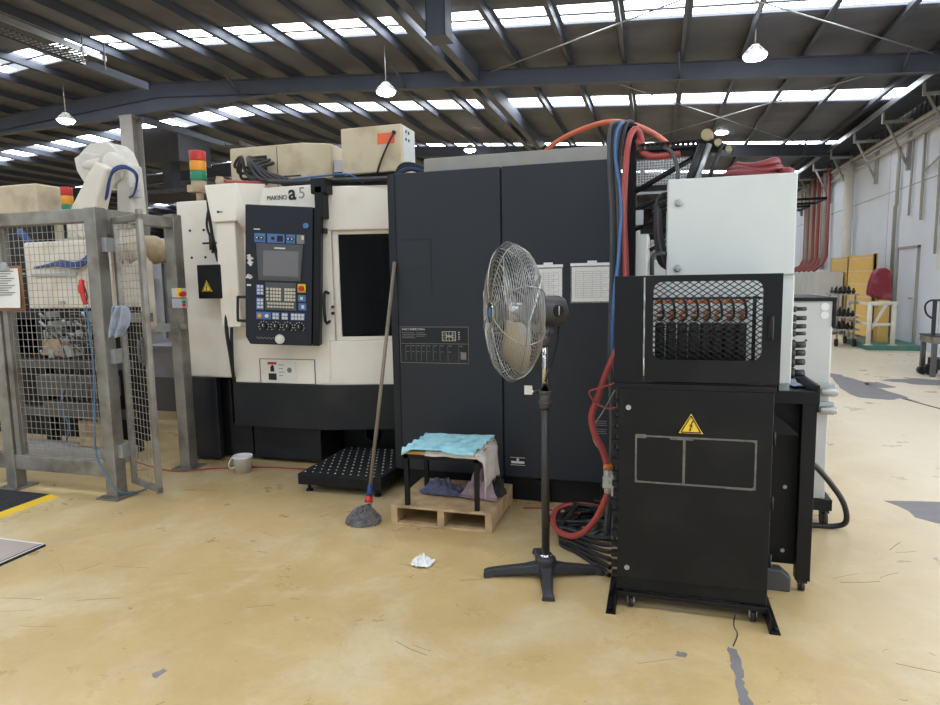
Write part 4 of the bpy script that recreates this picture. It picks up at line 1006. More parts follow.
b = MB(); b.prism([(-5.42, 2.79), (-5.40, 2.67), (-5.32, 2.55), (-5.14, 2.54), (-5.10, 2.80), (-5.30, 2.84)], 'y', 4.98, 5.05); b.build('elbow_cover', M['robotw'], rb, bev=.012)
b = MB(); b.cyl((-5.20, 4.94, 2.70), (-5.02, 4.93, 2.71), .05, n=18); b.cyl((-5.26, 4.94, 2.70), (-5.2, 4.94, 2.70), .028, n=12); b.build('motor', M['robotw'], rb, bev=.006)
b = MB(); b.lathe([(.09, 0), (.10, .02), (.10, .07), (.08, .10), (.03, .11)], (-4.90, 4.98, 2.70), (0, -1, 0), 24); b.build('elbow_joint', M['robotw'], rb)
b = MB(); b.prism([(-5.00, 2.75), (-4.86, 2.72), (-4.84, 2.2), (-4.98, 2.1), (-5.04, 2.3)], 'y', 5.06, 5.25); b.build('forearm', M['robotw'], rb, bev=.03)
b = MB(); b.box(-4.87, -4.78, 5.06, 5.13, 2.4, 2.5); b.box(-4.80, -4.76, 5.05, 5.1, 2.46, 2.54); b.build('connector_block', M['grey_cab'], rb, bev=.008)
b = MB()
for k in range(3): b.tube([(-5.03 + .012 * k, 4.85, 2.33), (-4.93 + .012 * k, 4.83, 2.38), (-4.87 + .012 * k, 4.82, 2.50 + .012 * k), (-4.79, 4.82, 2.60 + .012 * k), (-4.68, 4.83, 2.625 + .01 * k), (-4.60 + .008 * k, 4.86, 2.58), (-4.64, 4.92, 2.50), (-4.78, 5.02, 2.42), (-4.86, 5.05, 2.40)], .0105, 7)
b.build('hose_loom', M['dkblue'], rb)
b = MB(); b.tube([(-5.02, 4.86, 2.37), (-4.94, 4.84, 2.42), (-4.90, 4.83, 2.52), (-4.885, 4.83, 2.58)], .010, 7); b.build('hose_loom', M['orange'], rb)
b = MB()
for k in range(4): b.tube([(-5.6, 4.62 + .02 * k, 1.74), (-5.3, 4.58 + .015 * k, 1.76 + .012 * k), (-5.05, 4.58, 1.73 + .014 * k), (-4.92, 4.6, 1.82 + .01 * k), (-4.83, 4.62 + .01 * k, 2.0), (-4.80, 4.7, 2.2)], .013, 6)
b.tube([(-5.72, 4.75, 1.8), (-5.74, 4.72, 1.95), (-5.82, 4.72, 2.05), (-5.95, 4.8, 2.1)], .035, 7)
b.build('hose_loom', M['dkblue'], rb)
# machine seen inside the cage
t = thing('caged_machine', 'off-white machine with a dark lower frame inside the mesh cage, under the robot', 'machine', (-5.5, 5.0, 0))
b = MB(); b.box(-5.72, -4.80, 4.62, 4.73, 1.36, 1.98); b.build('upper_housing', M['robot'], t, bev=.02)
b = MB(); b.box(-6.7, -5.76, 4.9, 5.0, .9, 2.2); b.build('frame_cover', M['deep'], t)
b = MB(); b.box(-5.62, -5.1, 4.60, 4.62, 1.66, 1.685); b.box(-5.9, -5.72, 4.6, 4.62, 1.68, 1.70); b.box(-5.33, -5.27, 4.6, 4.62, 1.40, 1.43); b.build('slot_rail', M['galv'], t)
b = MB()
for x in (-6.3, -5.75, -5.2, -4.75): b.box(x, x + .08, 4.7, 4.8, 0.0, 1.36)
b.box(-6.3, -4.7, 4.75, 4.8, 1.25, 1.36); b.build('lower_frame', M['black'], t)
b = MB(); b.box(-6.9, -4.72, 4.9, 4.94, .06, 1.36); b.build('shade_sheet', M['deep'], t)  # near-black sheet added to darken the lower cage interior
b = MB(); b.box(-6.2, -4.6, 4.60, 4.68, .80, .88); b.build('cross_rail', M['fangrey'], t)
b = MB(); b.box(-6.2, -4.6, 4.60, 4.68, .34, .42); b.build('cross_rail', M['fangrey'], t)
b = MB(); b.box(-4.75, -4.25, 4.5, 4.58, 1.24, 1.32); b.build('mounting_bar', M['steel'], t)
rnd = random.Random(21)
t = thing('gripper_fixture', 'grey clamping fixture with hoses and fittings behind the front cage mesh', 'fixture', (-5.1, 4.2, .6))
b = MB(); b.box(-5.02, -4.82, 4.15, 4.27, .98, 1.12); b.build('wood_block', M['wood'], t, bev=.01)
b = MB(); b.box(-5.3, -4.5, 4.28, 4.42, .60, .78); b.box(-5.2, -4.6, 4.25, 4.4, .42, .56); b.build('base_beam', M['fangrey'], t, bev=.01)
b = MB()
for k in range(14):
    x, z = -5.05 + .5 * rnd.random(), .95 + .38 * rnd.random(); w = .02 + .035 * rnd.random()
    b.box(x, x + w, 4.12 + .1 * rnd.random(), 4.27, z, z + w * 1.4)
    b.cyl((x, 4.16, z), (x + .09 * rnd.uniform(-1, 1), 4.14, z + .08 * rnd.random()), .011, n=6)
b.build('valve_block', M['galv'], t)
b = MB()
for k in range(9):
    x, z = -5.0 + .45 * rnd.random(), 1.0 + .3 * rnd.random()
    b.tube([(x, 4.15, z), (x + .08 * rnd.uniform(-1, 1), 4.1, z + .1), (x + .16, 4.12, z + .05), (x + .2, 4.15, z - .25), (x + .05, 4.2, .6)], .007, 5, 4)
b.build('hose', M['cable_grey'], t)
b = MB(); b.prism([(-4.52, 1.1), (-4.47, 1.1), (-4.47, 1.0), (-4.42, .94), (-4.42, .8), (-4.53, .8), (-4.53, .95)], 'y', 4.2, 4.28); b.build('white_bracket', M['white'], t, bev=.005)
b = MB(); b.tube([(-4.78, 4.1, .7), (-4.8, 4.08, .55), (-4.76, 4.1, .4), (-4.8, 4.1, .25)], .008, 7); b.build('hose', M['airblue'], t)
t = thing('work_pallet', 'tan metal part tray lying inside the cage near the floor', 'tray', (-5.0, 4.7, 0))
b = MB(); b.box(-5.9, -4.5, 4.36, 4.56, .0, .12); b.build('tray', M['colpaint'], t, bev=.01)
b = MB(); b.box(-5.0, -4.7, 4.40, 4.54, .12, .36); b.build('block', M['tan'], t, bev=.01)
# machine door seen through the gate
t = thing('caged_lathe', 'grey machine front with a round tan casting seen through the open cage gate', 'machine', (-5.9, 6.8, 0))
b = MB(); b.box(-6.9, -5.05, 6.4, 7.2, .84, 2.12); b.build('body', M['lav'], t, bev=.02)
b = MB(); b.box(-6.9, -5.05, 6.43, 7.2, .0, .84); b.build('lower_body', M['fangrey'], t)
b = MB()
for x in (-6.1, -5.8, -5.55, -5.3): b.box(x, x + .06, 6.37, 6.4, .92, 2.0)
b.box(-6.8, -5.1, 6.35, 6.4, 1.0, 1.1); b.box(-6.8, -5.1, 6.36, 6.4, 2.0, 2.06); b.build('door_rail', M['galv'], t)
b = MB(); b.lathe([(.0, -.1), (.11, -.09), (.15, -.05), (.16, .1), (.12, .16), (.12, 1.0)], (-5.40, 5.8, 1.95), (.05, 1, 0), 24, close=False); b.build('casting', M['tan'], t)
b = MB(); b.cyl((-5.62, 5.8, 1.94), (-5.62, 6.42, 1.94), .1, .13); b.build('casting', M['tan'], t)
b = MB()
for k in range(12):
    x, z = -6.2 + 1.0 * rnd.random(), 1.12 + .5 * rnd.random(); w = .03 + .08 * rnd.random()
    b.box(x, x + w, 6.28, 6.4, z, z + w * .6)
b.build('fittings', M['galv'], t)
b = MB(); b.box(-5.7, -4.9, 6.0, 6.4, .5, .84); b.box(-5.75, -4.85, 5.95, 6.4, .84, .87); b.build('chute', M['lav'], t)
t = thing('beige_enclosure', 'large plain beige machine box standing behind the cage near the edge of the view', 'machine', (-8.2, 6.2, 0))
b = MB(); b.box(-9.6, -7.15, 6.0, 6.35, .0, 2.80); b.build('body', M['beige'], t, bev=.02)
b = MB(); b.box(-9.6, -7.15, 5.99, 6.0, .1, 1.0); b.build('skirt', M['charcoal2'], t)
t = thing('stack_light', 'small red amber green signal tower standing above the cage top rail', 'signal tower', (-6.9, 6.2, 0))
b = MB(); b.cyl((-6.9, 6.2, 0), (-6.9, 6.2, 2.45), .03); b.build('pole', M['galv'], t)
for k, m in enumerate(('greenp', 'amberp', 'redp')):
    b = MB(); b.lathe([(.063, 0), (.066, .006), (.066, .098), (.063, .104)], (-6.9, 6.2, 2.45 + .104 * k), (0, 0, 1), 18); b.build('signal_lens', M[m], t)

# ================================================================== THINGS ON THE FLOOR, FRONT OF THE MACHINE
# bucket
t = thing('bucket', 'small white plastic bucket on the floor in front of the charcoal skirt', 'bucket', (-3.3, 4.42, 0))
b = MB(); b.lathe([(.0, .004), (.06, .004), (.063, .0), (.076, .122), (.083, .125), (.083, .139), (.078, .141), (.073, .126), (.058, .01), (0, .01)], (-3.3, 4.42, 0), (0, 0, 1), 26, close=False); b.build('body', M['white'], t)
b = MB(); b.tube([(-3.38, 4.40, .13), (-3.395, 4.37, .085), (-3.37, 4.34, .05), (-3.31, 4.335, .06)], .004, 6); b.build('handle', M['white'], t)
hose('cable', 'thin red cable lying across the floor behind the white bucket', 'cable', [(-4.6, 4.5, .007), (-3.9, 4.28, .007), (-3.6, 4.42, .007), (-3.2, 4.55, .007), (-2.7, 4.62, .007), (-2.3, 4.95, .007)], .006, M['red'])
# black step platform
t = thing('step_platform', 'low black step platform with a perforated anti-slip top below the machine door', 'step', (-2.25, 4.45, 0))
b = MB(); b.box(-2.56, -1.88, 4.06, 4.88, .062, .145); b.build('frame', M['black'], t, bev=.006)
b = MB(); b.box(-2.545, -1.895, 4.075, 4.865, .145, .15); b.build('tread', M['blackm'], t)
for i in range(10):
    for j in range(10):
        x = -2.52 + i * .062 + (.031 if j % 2 else 0); y = 4.11 + j * .077
        b = MB(); b.cyl((x, y, .15), (x, y, .153), .008, .005, 8); b.build('tread_stud', M['stud'], t)
for x in (-2.5, -1.94):
    for y in (4.12, 4.82):
        b = MB(); b.cyl((x, y, .012), (x, y, .066), .012); b.cyl((x, y, 0), (x, y, .014), .026, n=10); b.build('foot', M['blackm'], t)
# mop
t = thing('mop', 'grey string mop leaning against the charcoal panel with its head on the floor', 'mop', (-1.82, 3.66, 0))
base = Vector((-1.80, 3.67, .10)); topp = Vector((-1.80, 4.235, 1.69)); dd = (topp - base).normalized()
b = MB(); b.cyl(base + dd * .12, topp, .0125); b.build('handle', M['mopwood'], t)
b = MB(); b.cyl(base + dd * .02, base + dd * .06, .03, .022); b.build('socket', M['redp'], t)
b = MB(); b.cyl(base + dd * .06, base + dd * .14, .018, .015); b.build('ferrule', M['dkblue'], t)
b = MB(); rnd = random.Random(5)
for k in range(230):
    a = rnd.uniform(0, 2 * PI); r = rnd.uniform(.03, .13); q = rnd.uniform(-.02, .02)
    sx_ = 1.0
    cx, cy = -1.82, 3.64
    def dp(a, r): return (cx + r * math.cos(a), cy + r * .9 * math.sin(a), max(.006, .085 * (1 - (r / .115) ** 2)) + rnd.uniform(-.008, .024))
    p1_ = [(base.x + q, base.y + q * .5, .10 + rnd.uniform(-.02, .01))] if k % 3 == 0 else []
    for m_ in range(4): p1_.append(dp(a + rnd.uniform(-.5, .5) + .15 * m_, min(.112, max(.01, r * .85 + rnd.uniform(-.04, .04) + .012 * m_))))
    b.tube(p1_, .0045, 5, 3)
yn = b.build('mop_yarn', M['mop'], t); yn['kind'] = 'stuff'
# pallet
t = thing('pallet', 'small wooden pallet under the work stool', 'pallet', (-1.28, 3.92, 0))
px0, px1, py0, py1 = -1.625, -.955, 3.63, 4.215
b = MB(); b.box(px0, px1, py0, py1, .118, .135); b.build('top_board', M['wood'], t, bev=.003)
for x in (px0, (px0 + px1) / 2 - .02, px1 - .045):
    b = MB(); b.box(x, x + .045, py0 + .004, py1 - .004, .018, .118); b.build('stringer', M['wood'], t, bev=.003)
for y in (py0 + .01, py1 - .1):
    b = MB(); b.box(px0, px1, y, y + .09, 0, .018); b.build('bottom_board', M['wood'], t, bev=.003)
# low work stool on the pallet
TZ = .135
t = thing('work_stool', 'low black-framed stool with a wooden top standing on the pallet', 'stool', (-1.28, 3.85, TZ))
tx0, tx1, ty0, ty1, th = -1.53, -1.04, 3.645, 4.03, .492
for x in (tx0, tx1 - .028):
    for y in (ty0, ty1 - .028):
        b = MB(); b.box(x, x + .028, y, y + .028, TZ, th - .02); b.build('leg', M['black'], t)
b = MB(); b.box(tx0, tx1, ty0, ty0 + .02, th - .05, th - .02); b.box(tx0, tx1, ty1 - .02, ty1, th - .05, th - .02); b.box(tx0, tx0 + .02, ty0, ty1, th - .05, th - .02); b.box(tx1 - .02, tx1, ty0, ty1, th - .05, th - .02); b.build('apron', M['black'], t)
b = MB(); b.box(tx0 - .01, tx1 + .01, ty0 - .01, ty1 + .01, th - .02, th); b.build('stool_top', M['ply'], t, bev=.004)
# crumpled film then the cyan cloth
def filmf(u, v):
    x = tx0 + .15 + .44 * u; y = ty0 - .02 + .43 * v; z = th + .006 + .006 * noise.noise(Vector((u * 5, v * 5, 4)))
    over = max(0, x - tx1 - .005)
    if over > 0:
        z = th - over * (2.6 + .5 * math.sin(v * 9)); x = tx1 + .012 + .018 * math.sin(v * 11 + over * 20) + .02
    fo = max(0, ty0 - .008 - y)
    if fo > 0: z -= fo * 2.2
    return (x, y, z)
b = MB(); b.grid(filmf, 30, 26); tag(b.build('plastic_film', M['film'], origin=(tx1 - .1, 3.9, th), solid=.002), 'creased pale plastic film hanging off the end of the stool under the cyan cloth', 'plastic film')
def clothf(u, v):
    x = tx0 + .0 + .475 * u + .015 * v; y = ty0 - .035 + .46 * v
    sl = .012 + .008 * math.sin(v * 30 + u * 2) + .006 * noise.noise(Vector((u * 6, v * 6, 1)))
    z = th + sl + .006
    cut = .02 + .02 * math.sin(u * 5 + .4)
    fo = max(0, ty0 - .012 - (y + cut - .035 * (u < .25) * (1 - u * 4)))
    if fo > 0: z -= fo * 1.3
    return (x + .012 * noise.noise(Vector((v * 4, u, 7))), y + .012 * noise.noise(Vector((u * 4, v, 2))), z)
b = MB(); b.grid(clothf, 36, 40); tag(b.build('wiper_cloth', M['cyan'], origin=(tx0 + .2, 3.9, th), solid=.003), 'cyan wiper cloth spread over the top of the low stool', 'cloth')
rag('rag', 'dark blue crumpled rag on the pallet under the stool', -1.37, 3.93, TZ, .145, .075, .075, 'ragblue', 3, amp=.9)
rag('rag', 'pinkish grey crumpled rag on the pallet under the stool, below the plastic film', -1.11, 3.92, TZ, .115, .085, .13, 'ragpink', 8, amp=1.1)
rag('rag', 'black crumpled rag beside the pinkish rag on the pallet', -1.00, 3.97, TZ, .05, .06, .12, 'blackm', 15)
rag('tissue', 'crumpled white tissue lying on the floor in front of the pallet', -1.225, 3.14, 0, .055, .045, .035, 'white', 6, 'tissue', .5)
# mats
t = thing('floor_mat', 'black ribbed rubber mat with a yellow edge on the floor by the cage', 'mat', (-4.8, 3.35, 0))
b = MB(); b.box(-5.6, -4.36, 3.06, 3.555, 0, .012)
for i in range(40):
    for j in range(12): b.cyl((-5.58 + i * .0305, 3.08 + j * .04, .012), (-5.58 + i * .0305, 3.08 + j * .04, .016), .009, .006, 6)
b.build('ribbed_surface', M['mat'], t)
b = MB(); b.prism([(-4.36, 0), (-4.27, 0), (-4.36, .013)], 'y', 3.0, 3.555); b.prism([(3.0, 0), (3.06, .013), (3.06, 0)], 'x', -5.6, -4.3); b.build('yellow_edge', M['yellow'], t)
t = thing('flat_board', 'flat grey board with a striped edge on the floor in front of the black mat', 'board', (-3.9, 2.6, 0))
b = MB(); b.box(-4.6, -3.565, 2.3, 2.81, 0, .012); b.build('board', M['board'], t)
for i, m in enumerate(('ink', 'white', 'ink')):
    b = MB(); b.box(-3.565 + i * .012, -3.553 + i * .012, 2.3, 2.815, 0, .0125); b.build('edge_strip', M[m], t)
b = MB(); b.box(-4.6, -3.565, 2.81, 2.825, 0, .012); b.build('edge_strip', M['white'], t)

# ================================================================== PEDESTAL FAN
fan = thing('pedestal_fan', 'large chrome pedestal fan with a grey motor on a cross foot', 'fan', (-.545, 3.17, 0))
FX, FY = -.545, 3.17
b = MB()
for (dx, dy) in ((-.30, -.07), (.27, .10), (.055, -.25), (-.09, .26)):
    e = Vector((FX + dx, FY + dy, 0)); c = Vector((FX, FY, 0)); d = (e - c).normalized(); n = Vector((-d.y, d.x, 0))
    vs = []
    for t_, w, z0, z1 in ((0, .05, .03, .085), (.35, .036, .025, .065), (.9, .026, .006, .045), (1.0, .034, 0, .036), (1.06, .034, 0, .028)):
        q = c.lerp(e, t_)
        vs += [q - n * w + Vector((0, 0, z0)), q + n * w + Vector((0, 0, z0)), q + n * w * .7 + Vector((0, 0, z1)), q - n * w * .7 + Vector((0, 0, z1))]
    fs = [(0, 1, 2, 3), (16, 19, 18, 17)]
    for k in range(4):
        for i in range(4): fs.append((k * 4 + i, k * 4 + (i + 1) % 4, (k + 1) * 4 + (i + 1) % 4, (k + 1) * 4 + i))
    b.add(vs, fs)
b.lathe([(.055, .03), (.055, .1), (.04, .115)], (FX, FY, 0), (0, 0, 1), 18)
b.build('cross_foot', M['fanbase'], fan, bev=.006)
b = MB(); b.cyl((FX, FY, .1), (FX, FY, .125), .032); b.build('foot_collar', M['chrome'], fan)
b = MB(); b.cyl((FX, FY, .11), (FX, FY, .92), .021, n=20); b.build('pole', M['bronze'], fan)
b = MB(); b.cyl((FX, FY, .9), (FX, FY, .99), .028); b.cyl((FX, FY, .92), (FX, FY, .935), .033); b.cyl((FX, FY, .975), (FX, FY, .99), .033); b.build('clamp', M['fangrey'], fan)
b = MB(); b.cyl((FX, FY, .98), (FX, FY, 1.25), .0155, n=16); b.build('inner_pole', M['chrome'], fan)
b = MB(); b.cyl((FX - .03, FY - .01, .985), (FX - .085, FY - .05, .985), .008); b.build('clamp_screw', M['chrome'], fan)
b = MB(); b.box(FX - .095, FX - .055, FY - .055, FY - .05, .975, 1.02); b.build('label_tag', M['whitep'], fan)
AX = Vector((-.879, -.476, 0)).normalized(); RC = Vector((-.733, 3.15, 1.388))
MC = RC - AX * .215
b = MB(); b.lathe([(.0, -.10), (.04, -.098), (.066, -.085), (.079, -.055), (.08, .05), (.06, .075), (.03, .08)], MC, AX, 26, close=False); mh = b.build('motor_housing', M['fangrey'], fan)
b = MB(); kp = MC + Vector((AX.y, -AX.x, 0)) * .088 + Vector((0, 0, 0)); 
sd = Vector((-AX.y, AX.x, 0)); sd = sd if sd.y < 0 else -sd
b.cyl(MC + sd * .074 - AX * .03 + Vector((0, 0, .005)), MC + sd * .09 - AX * .03 + Vector((0, 0, .005)), .03, .026, 16); b.build('switch_knob', M['blackm'], mh)
b = MB(); k0 = MC + sd * .091 - AX * .03; b.cyl(k0 - Vector((0, 0, .018)), k0 + Vector((0, 0, .028)), .003, n=5); b.build('knob_mark', M['whitep'], mh)
b = MB(); yk = MC - Vector((0, 0, .12)); b.cyl((FX, FY, 1.22), (FX, FY, 1.27), .024); b.cyl((FX, FY, 1.25), MC - Vector((0, 0, .07)), .022, .03)
b.cyl(MC - Vector((0, 0, .1)) + sd * .05, MC - Vector((0, 0, .1)) - sd * .05, .014); b.build('tilt_yoke', M['fangrey'], fan)
b = MB(); b.tube([MC - Vector((0, 0, .08)) - AX * .06, MC - Vector((0, 0, .17)) - AX * .05, (FX + .03, FY - .03, 1.1), (FX + .005, FY - .025, 1.04)], .006, 6); b.build('cable', M['rubber'], fan)
b = MB(); b.lathe([(.03, -.15), (.045, -.12), (.05, -.03), (.035, -.005), (0, 0)], RC + AX * .0, AX, 18, close=False); b.build('hub', M['alu'], fan)
# frames in the fan plane
E1 = AX.cross(Vector((0, 0, 1))).normalized(); E2 = E1.cross(AX).normalized()
RF = .352
def fp(r, a, h): return RC + AX * h + E1 * (r * math.cos(a)) + E2 * (r * math.sin(a))
frontp = [(.055, .085), (.16, .08), (.26, .06), (.325, .03), (RF, 0.0)]
rearp = [(RF, .0), (.335, -.05), (.28, -.105), (.19, -.14), (.10, -.155)]
for nm, prof, cnt in (('front_guard', frontp, 64), ('rear_guard', rearp, 64)):
    b = MB()
    for k in range(1, 18):                       # concentric wires
        q = k / 18 * (len(prof) - 1); i0 = min(int(q), len(prof) - 2); w_ = q - i0
        r = prof[i0][0] * (1 - w_) + prof[i0 + 1][0] * w_; h = prof[i0][1] * (1 - w_) + prof[i0 + 1][1] * w_
        b.tube([fp(r, 2 * PI * i / 56, h) for i in range(56)], .0019, 4, 1, closed=True)
    for r, h in (prof[0], prof[2], prof[-1] if nm == 'front_guard' else prof[0]):
        b.tube([fp(r, 2 * PI * i / 48, h) for i in range(48)], .0036 if r > .3 else .0025, 6, 1, closed=True)
    for k in range(8):
        a = 2 * PI * k / 8 + .4; b.tube([fp(r, a, h + (.003 if nm == 'front_guard' else -.003)) for r, h in prof], .003, 5, 2)
    b.build(nm, M['fanwire'], fan)
b = MB(); b.cyl(RC + AX * .082, RC + AX * .09, .055, n=20); b.build('hub_badge', M['chrome'], fan)
b = MB(); b.cyl(RC + AX * .09, RC + AX * .092, .026, n=20); b.build('hub_sticker', M['bluep'], fan)
b = MB(); b.cyl(RC - AX * .15, RC - AX * .158, .11, n=24); b.build('rear_plate', M['alu'], fan)
for k in range(3):
    def blade(u, v, k=k):
        r = .045 + .275 * v; a = k * 2 * PI / 3 + .5 + (u - .5) * (1.15 - .35 * v) + .35 * v
        tw = (u - .5) * (.11 - .02 * v)
        return fp(r, a, -.055 + tw)
    b = MB(); b.grid(blade, 12, 14); b.build('blade', M['alu'], fan, solid=.002)

# ================================================================== BLACK CONTROL CABINET ON ITS CASTER FRAME
cc = thing('control_cabinet', 'black steel control cabinet with a warning triangle on a castered base frame', 'cabinet', (.16, 3.2, 0))
CXA, CXB, CYF, CYB = -.168, .485, 2.935, 3.25
b = MB(); b.box(CXA, CXB, CYF + .014, CYB, .085, 1.045); b.build('body', M['black'], cc, bev=.005)
b = MB(); b.box(CXA + .004, CXB - .002, CYF, CYF + .012, .155, 1.05); dr_ = b.build('door', M['black'], cc, bev=.004)
for z in (.965, .205):
    b = MB(); b.cyl((-.122, CYF, z), (-.122, CYF - .006, z), .012, n=12); b.build('door_lock', M['galv'], dr_)
for z in (.3, .56, .85):
    b = MB(); b.cyl((CXB + .004, CYF + .01, z - .03), (CXB + .004, CYF + .01, z + .03), .007, n=8); b.build('hinge', M['black'], dr_)
b = MB(); z0, z1, x0, x1 = .625, .832, -.083, .413
b.ring_plate(x0 - .008, x1 + .008, z0 - .008, z1 + .008, x0, x1, z0, z1, CYF - .0012, CYF, .012, 3); b.box(.116, .127, CYF - .0012, CYF, z0, z1)
b.box(x0 - .003, x0 + .04, CYF - .0014, CYF, z1 - .006, z1 + .012); b.box(.06, .16, CYF - .0014, CYF, z1 - .007, z1 + .001); b.box(.30, .41, CYF - .0014, CYF, z0 - .010, z0 - .002)
b.build('adhesive_residue', mat('adhesive_residue', (100, 97, 91), .8, var=.25, vscale=30), dr_)
warning(.148, CYF - .0005, .858, .102, dr_)
b = MB()
for x in (CXA - .005, CXB - .012):
    b.prism([(x - .04, 2.90), (x + .04, 2.90), (x + .04, 3.5), (x - .04, 3.5)], 'z', .0, .012) if False else None
b.box(CXA, CXB, CYF - .005, CYF + .012, .064, .085); b.box(CXA, CXB, CYB - .03, CYB, .064, .085); b.box(CXA, CXA + .03, CYF, CYB, .055, .085); b.box(CXB - .03, CXB, CYF, CYB, .055, .085)
b.build('base_frame', M['black'], cc, bev=.003)
for s, x in ((-1, CXA), (1, CXB)):
    b = MB(); w = .045
    b.box(min(x, x + s * w), max(x, x + s * w), 2.865, 3.25, 0, .006); b.box(min(x, x + s * .006), max(x, x + s * .006), 2.865, 3.25, 0, .085)
    b.prism([(x + s * .006, .006), (x + s * w, .006), (x + s * .006, .085)], 'y', 3.05, 3.056)
    b.cyl((x + s * .028, 2.9, .006), (x + s * .028, 2.9, .018), .01, n=6)
    b.build('outrigger_angle', M['black'], cc)
for x in (CXA + .065, CXB - .055):
    for y in (CYF + .03, CYB - .06):
        b = MB(); b.cyl((x - .011, y, .03), (x + .011, y, .03), .03, n=16); k = b.build('caster', M['rubber'], cc)
        q = MB(); q.box(x - .016, x - .012, y - .012, y + .012, .022, .068); q.box(x + .012, x + .016, y - .012, y + .012, .022, .068); q.box(x - .018, x + .018, y - .018, y + .018, .061, .068); q.build('caster_fork', M['stud'], k)
# terminal blocks behind the left edge
b = MB(); rnd = random.Random(9)
for k in range(18):
    z = .12 + k * .05; b.box(CXA - .022 - .01 * rnd.random(), CXA, 3.0, 3.03 + .02 * rnd.random(), z, z + .018 + .015 * rnd.random())
b.build('side_fitting', M['blackm'], cc)

# black mesh-fronted valve box
vb = thing('valve_box', 'black box with a diamond mesh door standing on the black control cabinet', 'box', (.16, 3.1, 1.05))
bx0, bx1, bz0, bz1, byf, byb = -.188, .502, 1.05, 1.558, 2.945, 3.25
b = MB(); b.box(bx0, bx0 + .008, byf + .01, byb, bz0, bz1); b.box(bx1 - .008, bx1, byf + .01, byb, bz0, bz1); b.box(bx0, bx1, byf + .01, byb, bz0, bz0 + .03); b.box(bx0, bx1, byf + .01, byf + .05, bz1 - .008, bz1); b.build('housing', M['black'], vb)
b = MB(); b.box(bx0, -.062, byf, byf + .012, bz0 + .012, bz1); b.build('side_plate', M['black'], vb, bev=.003)
b = MB(); b.box(bx0, .49, byf - .012, byf + .02, bz0, bz0 + .025); b.box(.39, .43, byf - .006, byf, 1.085, 1.092); b.build('bottom_ledge', M['black'], vb, bev=.003)
wx0, wx1, wz0, wz1 = -.02, .428, 1.185, 1.53
b = MB(); b.ring_plate(-.055, bx1, 1.085, bz1, wx0, wx1, wz0, wz1, byf, byf + .012, .04, 5); vd = b.build('door', M['black'], vb)
b = MB()
dxm, dzm = .036, .024
def seg(p, q):
    # clip to the opening
    (x0, z0), (x1, z1) = p, q; t0, t1 = 0.0, 1.0
    for d, o, lo, hi in ((x1 - x0, x0, wx0 - .004, wx1 + .004), (z1 - z0, z0, wz0 - .004, wz1 + .004)):
        if abs(d) < 1e-9: continue
        a, c = (lo - o) / d, (hi - o) / d
        if a > c: a, c = c, a
        t0, t1 = max(t0, a), min(t1, c)
    if t1 - t0 > 1e-3: return (x0 + (x1 - x0) * t0, z0 + (z1 - z0) * t0), (x0 + (x1 - x0) * t1, z0 + (z1 - z0) * t1)
n_ = int((wx1 - wx0) / dxm) + int((wz1 - wz0) / dzm) + 4
for s in (1, -1):
    for k in range(-n_, n_):
        xs = (wx0 + wx1) / 2 + k * dxm; L = .6
        r = seg((xs - L * dxm / dzm * .5 * s * 1.0, wz0 + (wz1 - wz0) / 2 - L * .5), (xs + L * dxm / dzm * .5 * s, wz0 + (wz1 - wz0) / 2 + L * .5))
        if r:
            (a, c), (d, e) = r; b.cyl((a, byf + .009, c), (d, byf + .009, e), .0027, n=4)
b.build('diamond_mesh', M['black'], vd)
b = MB(); b.tube([(.462, byf, 1.372), (.462, byf - .022, 1.368), (.462, byf - .022, 1.288), (.462, byf, 1.284)], .007, 8, 3); b.box(.452, .472, byf - .004, byf, 1.275, 1.38); b.build('door_handle', M['blackm'], vd)
for z in (1.15, 1.3, 1.45):
    b = MB(); b.cyl((-.058, byf - .004, z - .04), (-.058, byf - .004, z + .04), .004, n=6); b.build('hinge', M['galv'], vd)
# valves inside, row of eight
for k in range(8):
    x = -.012 + k * .0505
    t = thing('valve', 'black valve with copper terminals behind the mesh door, %s from the hinge side' % ('first', 'second', 'third', 'fourth', 'fifth', 'sixth', 'seventh', 'last')[k], 'valve', (x + .022, 3.14, 1.08), 'valves behind the mesh door')
    b = MB(); b.box(x, x + .043, 3.09, 3.19, 1.08, 1.335); b.box(x + .004, x + .039, 3.075, 3.09, 1.20, 1.30); b.build('valve_body', M['rubber'], t, bev=.004)
    b = MB(); b.lathe([(.013, 0), (.013, .02), (.008, .022), (.008, .012), (0, .012)], (x + .0215, 3.075, 1.318), (0, -1, 0), 12, close=False); b.build('cap', M['fangrey'], t)
    b = MB(); b.box(x + .008, x + .030, 3.10, 3.15, 1.345, 1.37); b.box(x + .006, x + .030, 3.08, 3.13, 1.378, 1.40); b.box(x - .003, x + .0475, 3.10, 3.14, 1.425, 1.442); b.build('terminal', M['brass'], t, bev=.003)
    b = MB(); b.tube([(x + .02, 3.09, 1.40), (x + .005, 3.07, 1.39), (x + .0, 3.08, 1.37), (x + .008, 3.09, 1.35)], .0045, 5, 4); b.box(x + .036, x + .046, 3.095, 3.12, 1.37, 1.43); b.build('terminal_lead', M['white'], t)
    b = MB(); b.tube([(x + .02, 3.1, 1.45), (x + .03, 3.07, 1.43), (x + .036, 3.07, 1.37), (x + .02, 3.08, 1.35)], .006, 5, 4); b.build('lead', M['rubber'], t)
b = MB(); b.box(-.035, .45, 3.14, 3.18, 1.444, 1.454); b.cyl((.415, 3.1, 1.10), (.415, 3.1, 1.46), .008, n=8); b.box(.36, .42, 3.07, 3.11, 1.085, 1.10); b.build('manifold_rail', M['brass'] if False else M['rubber'], vb)
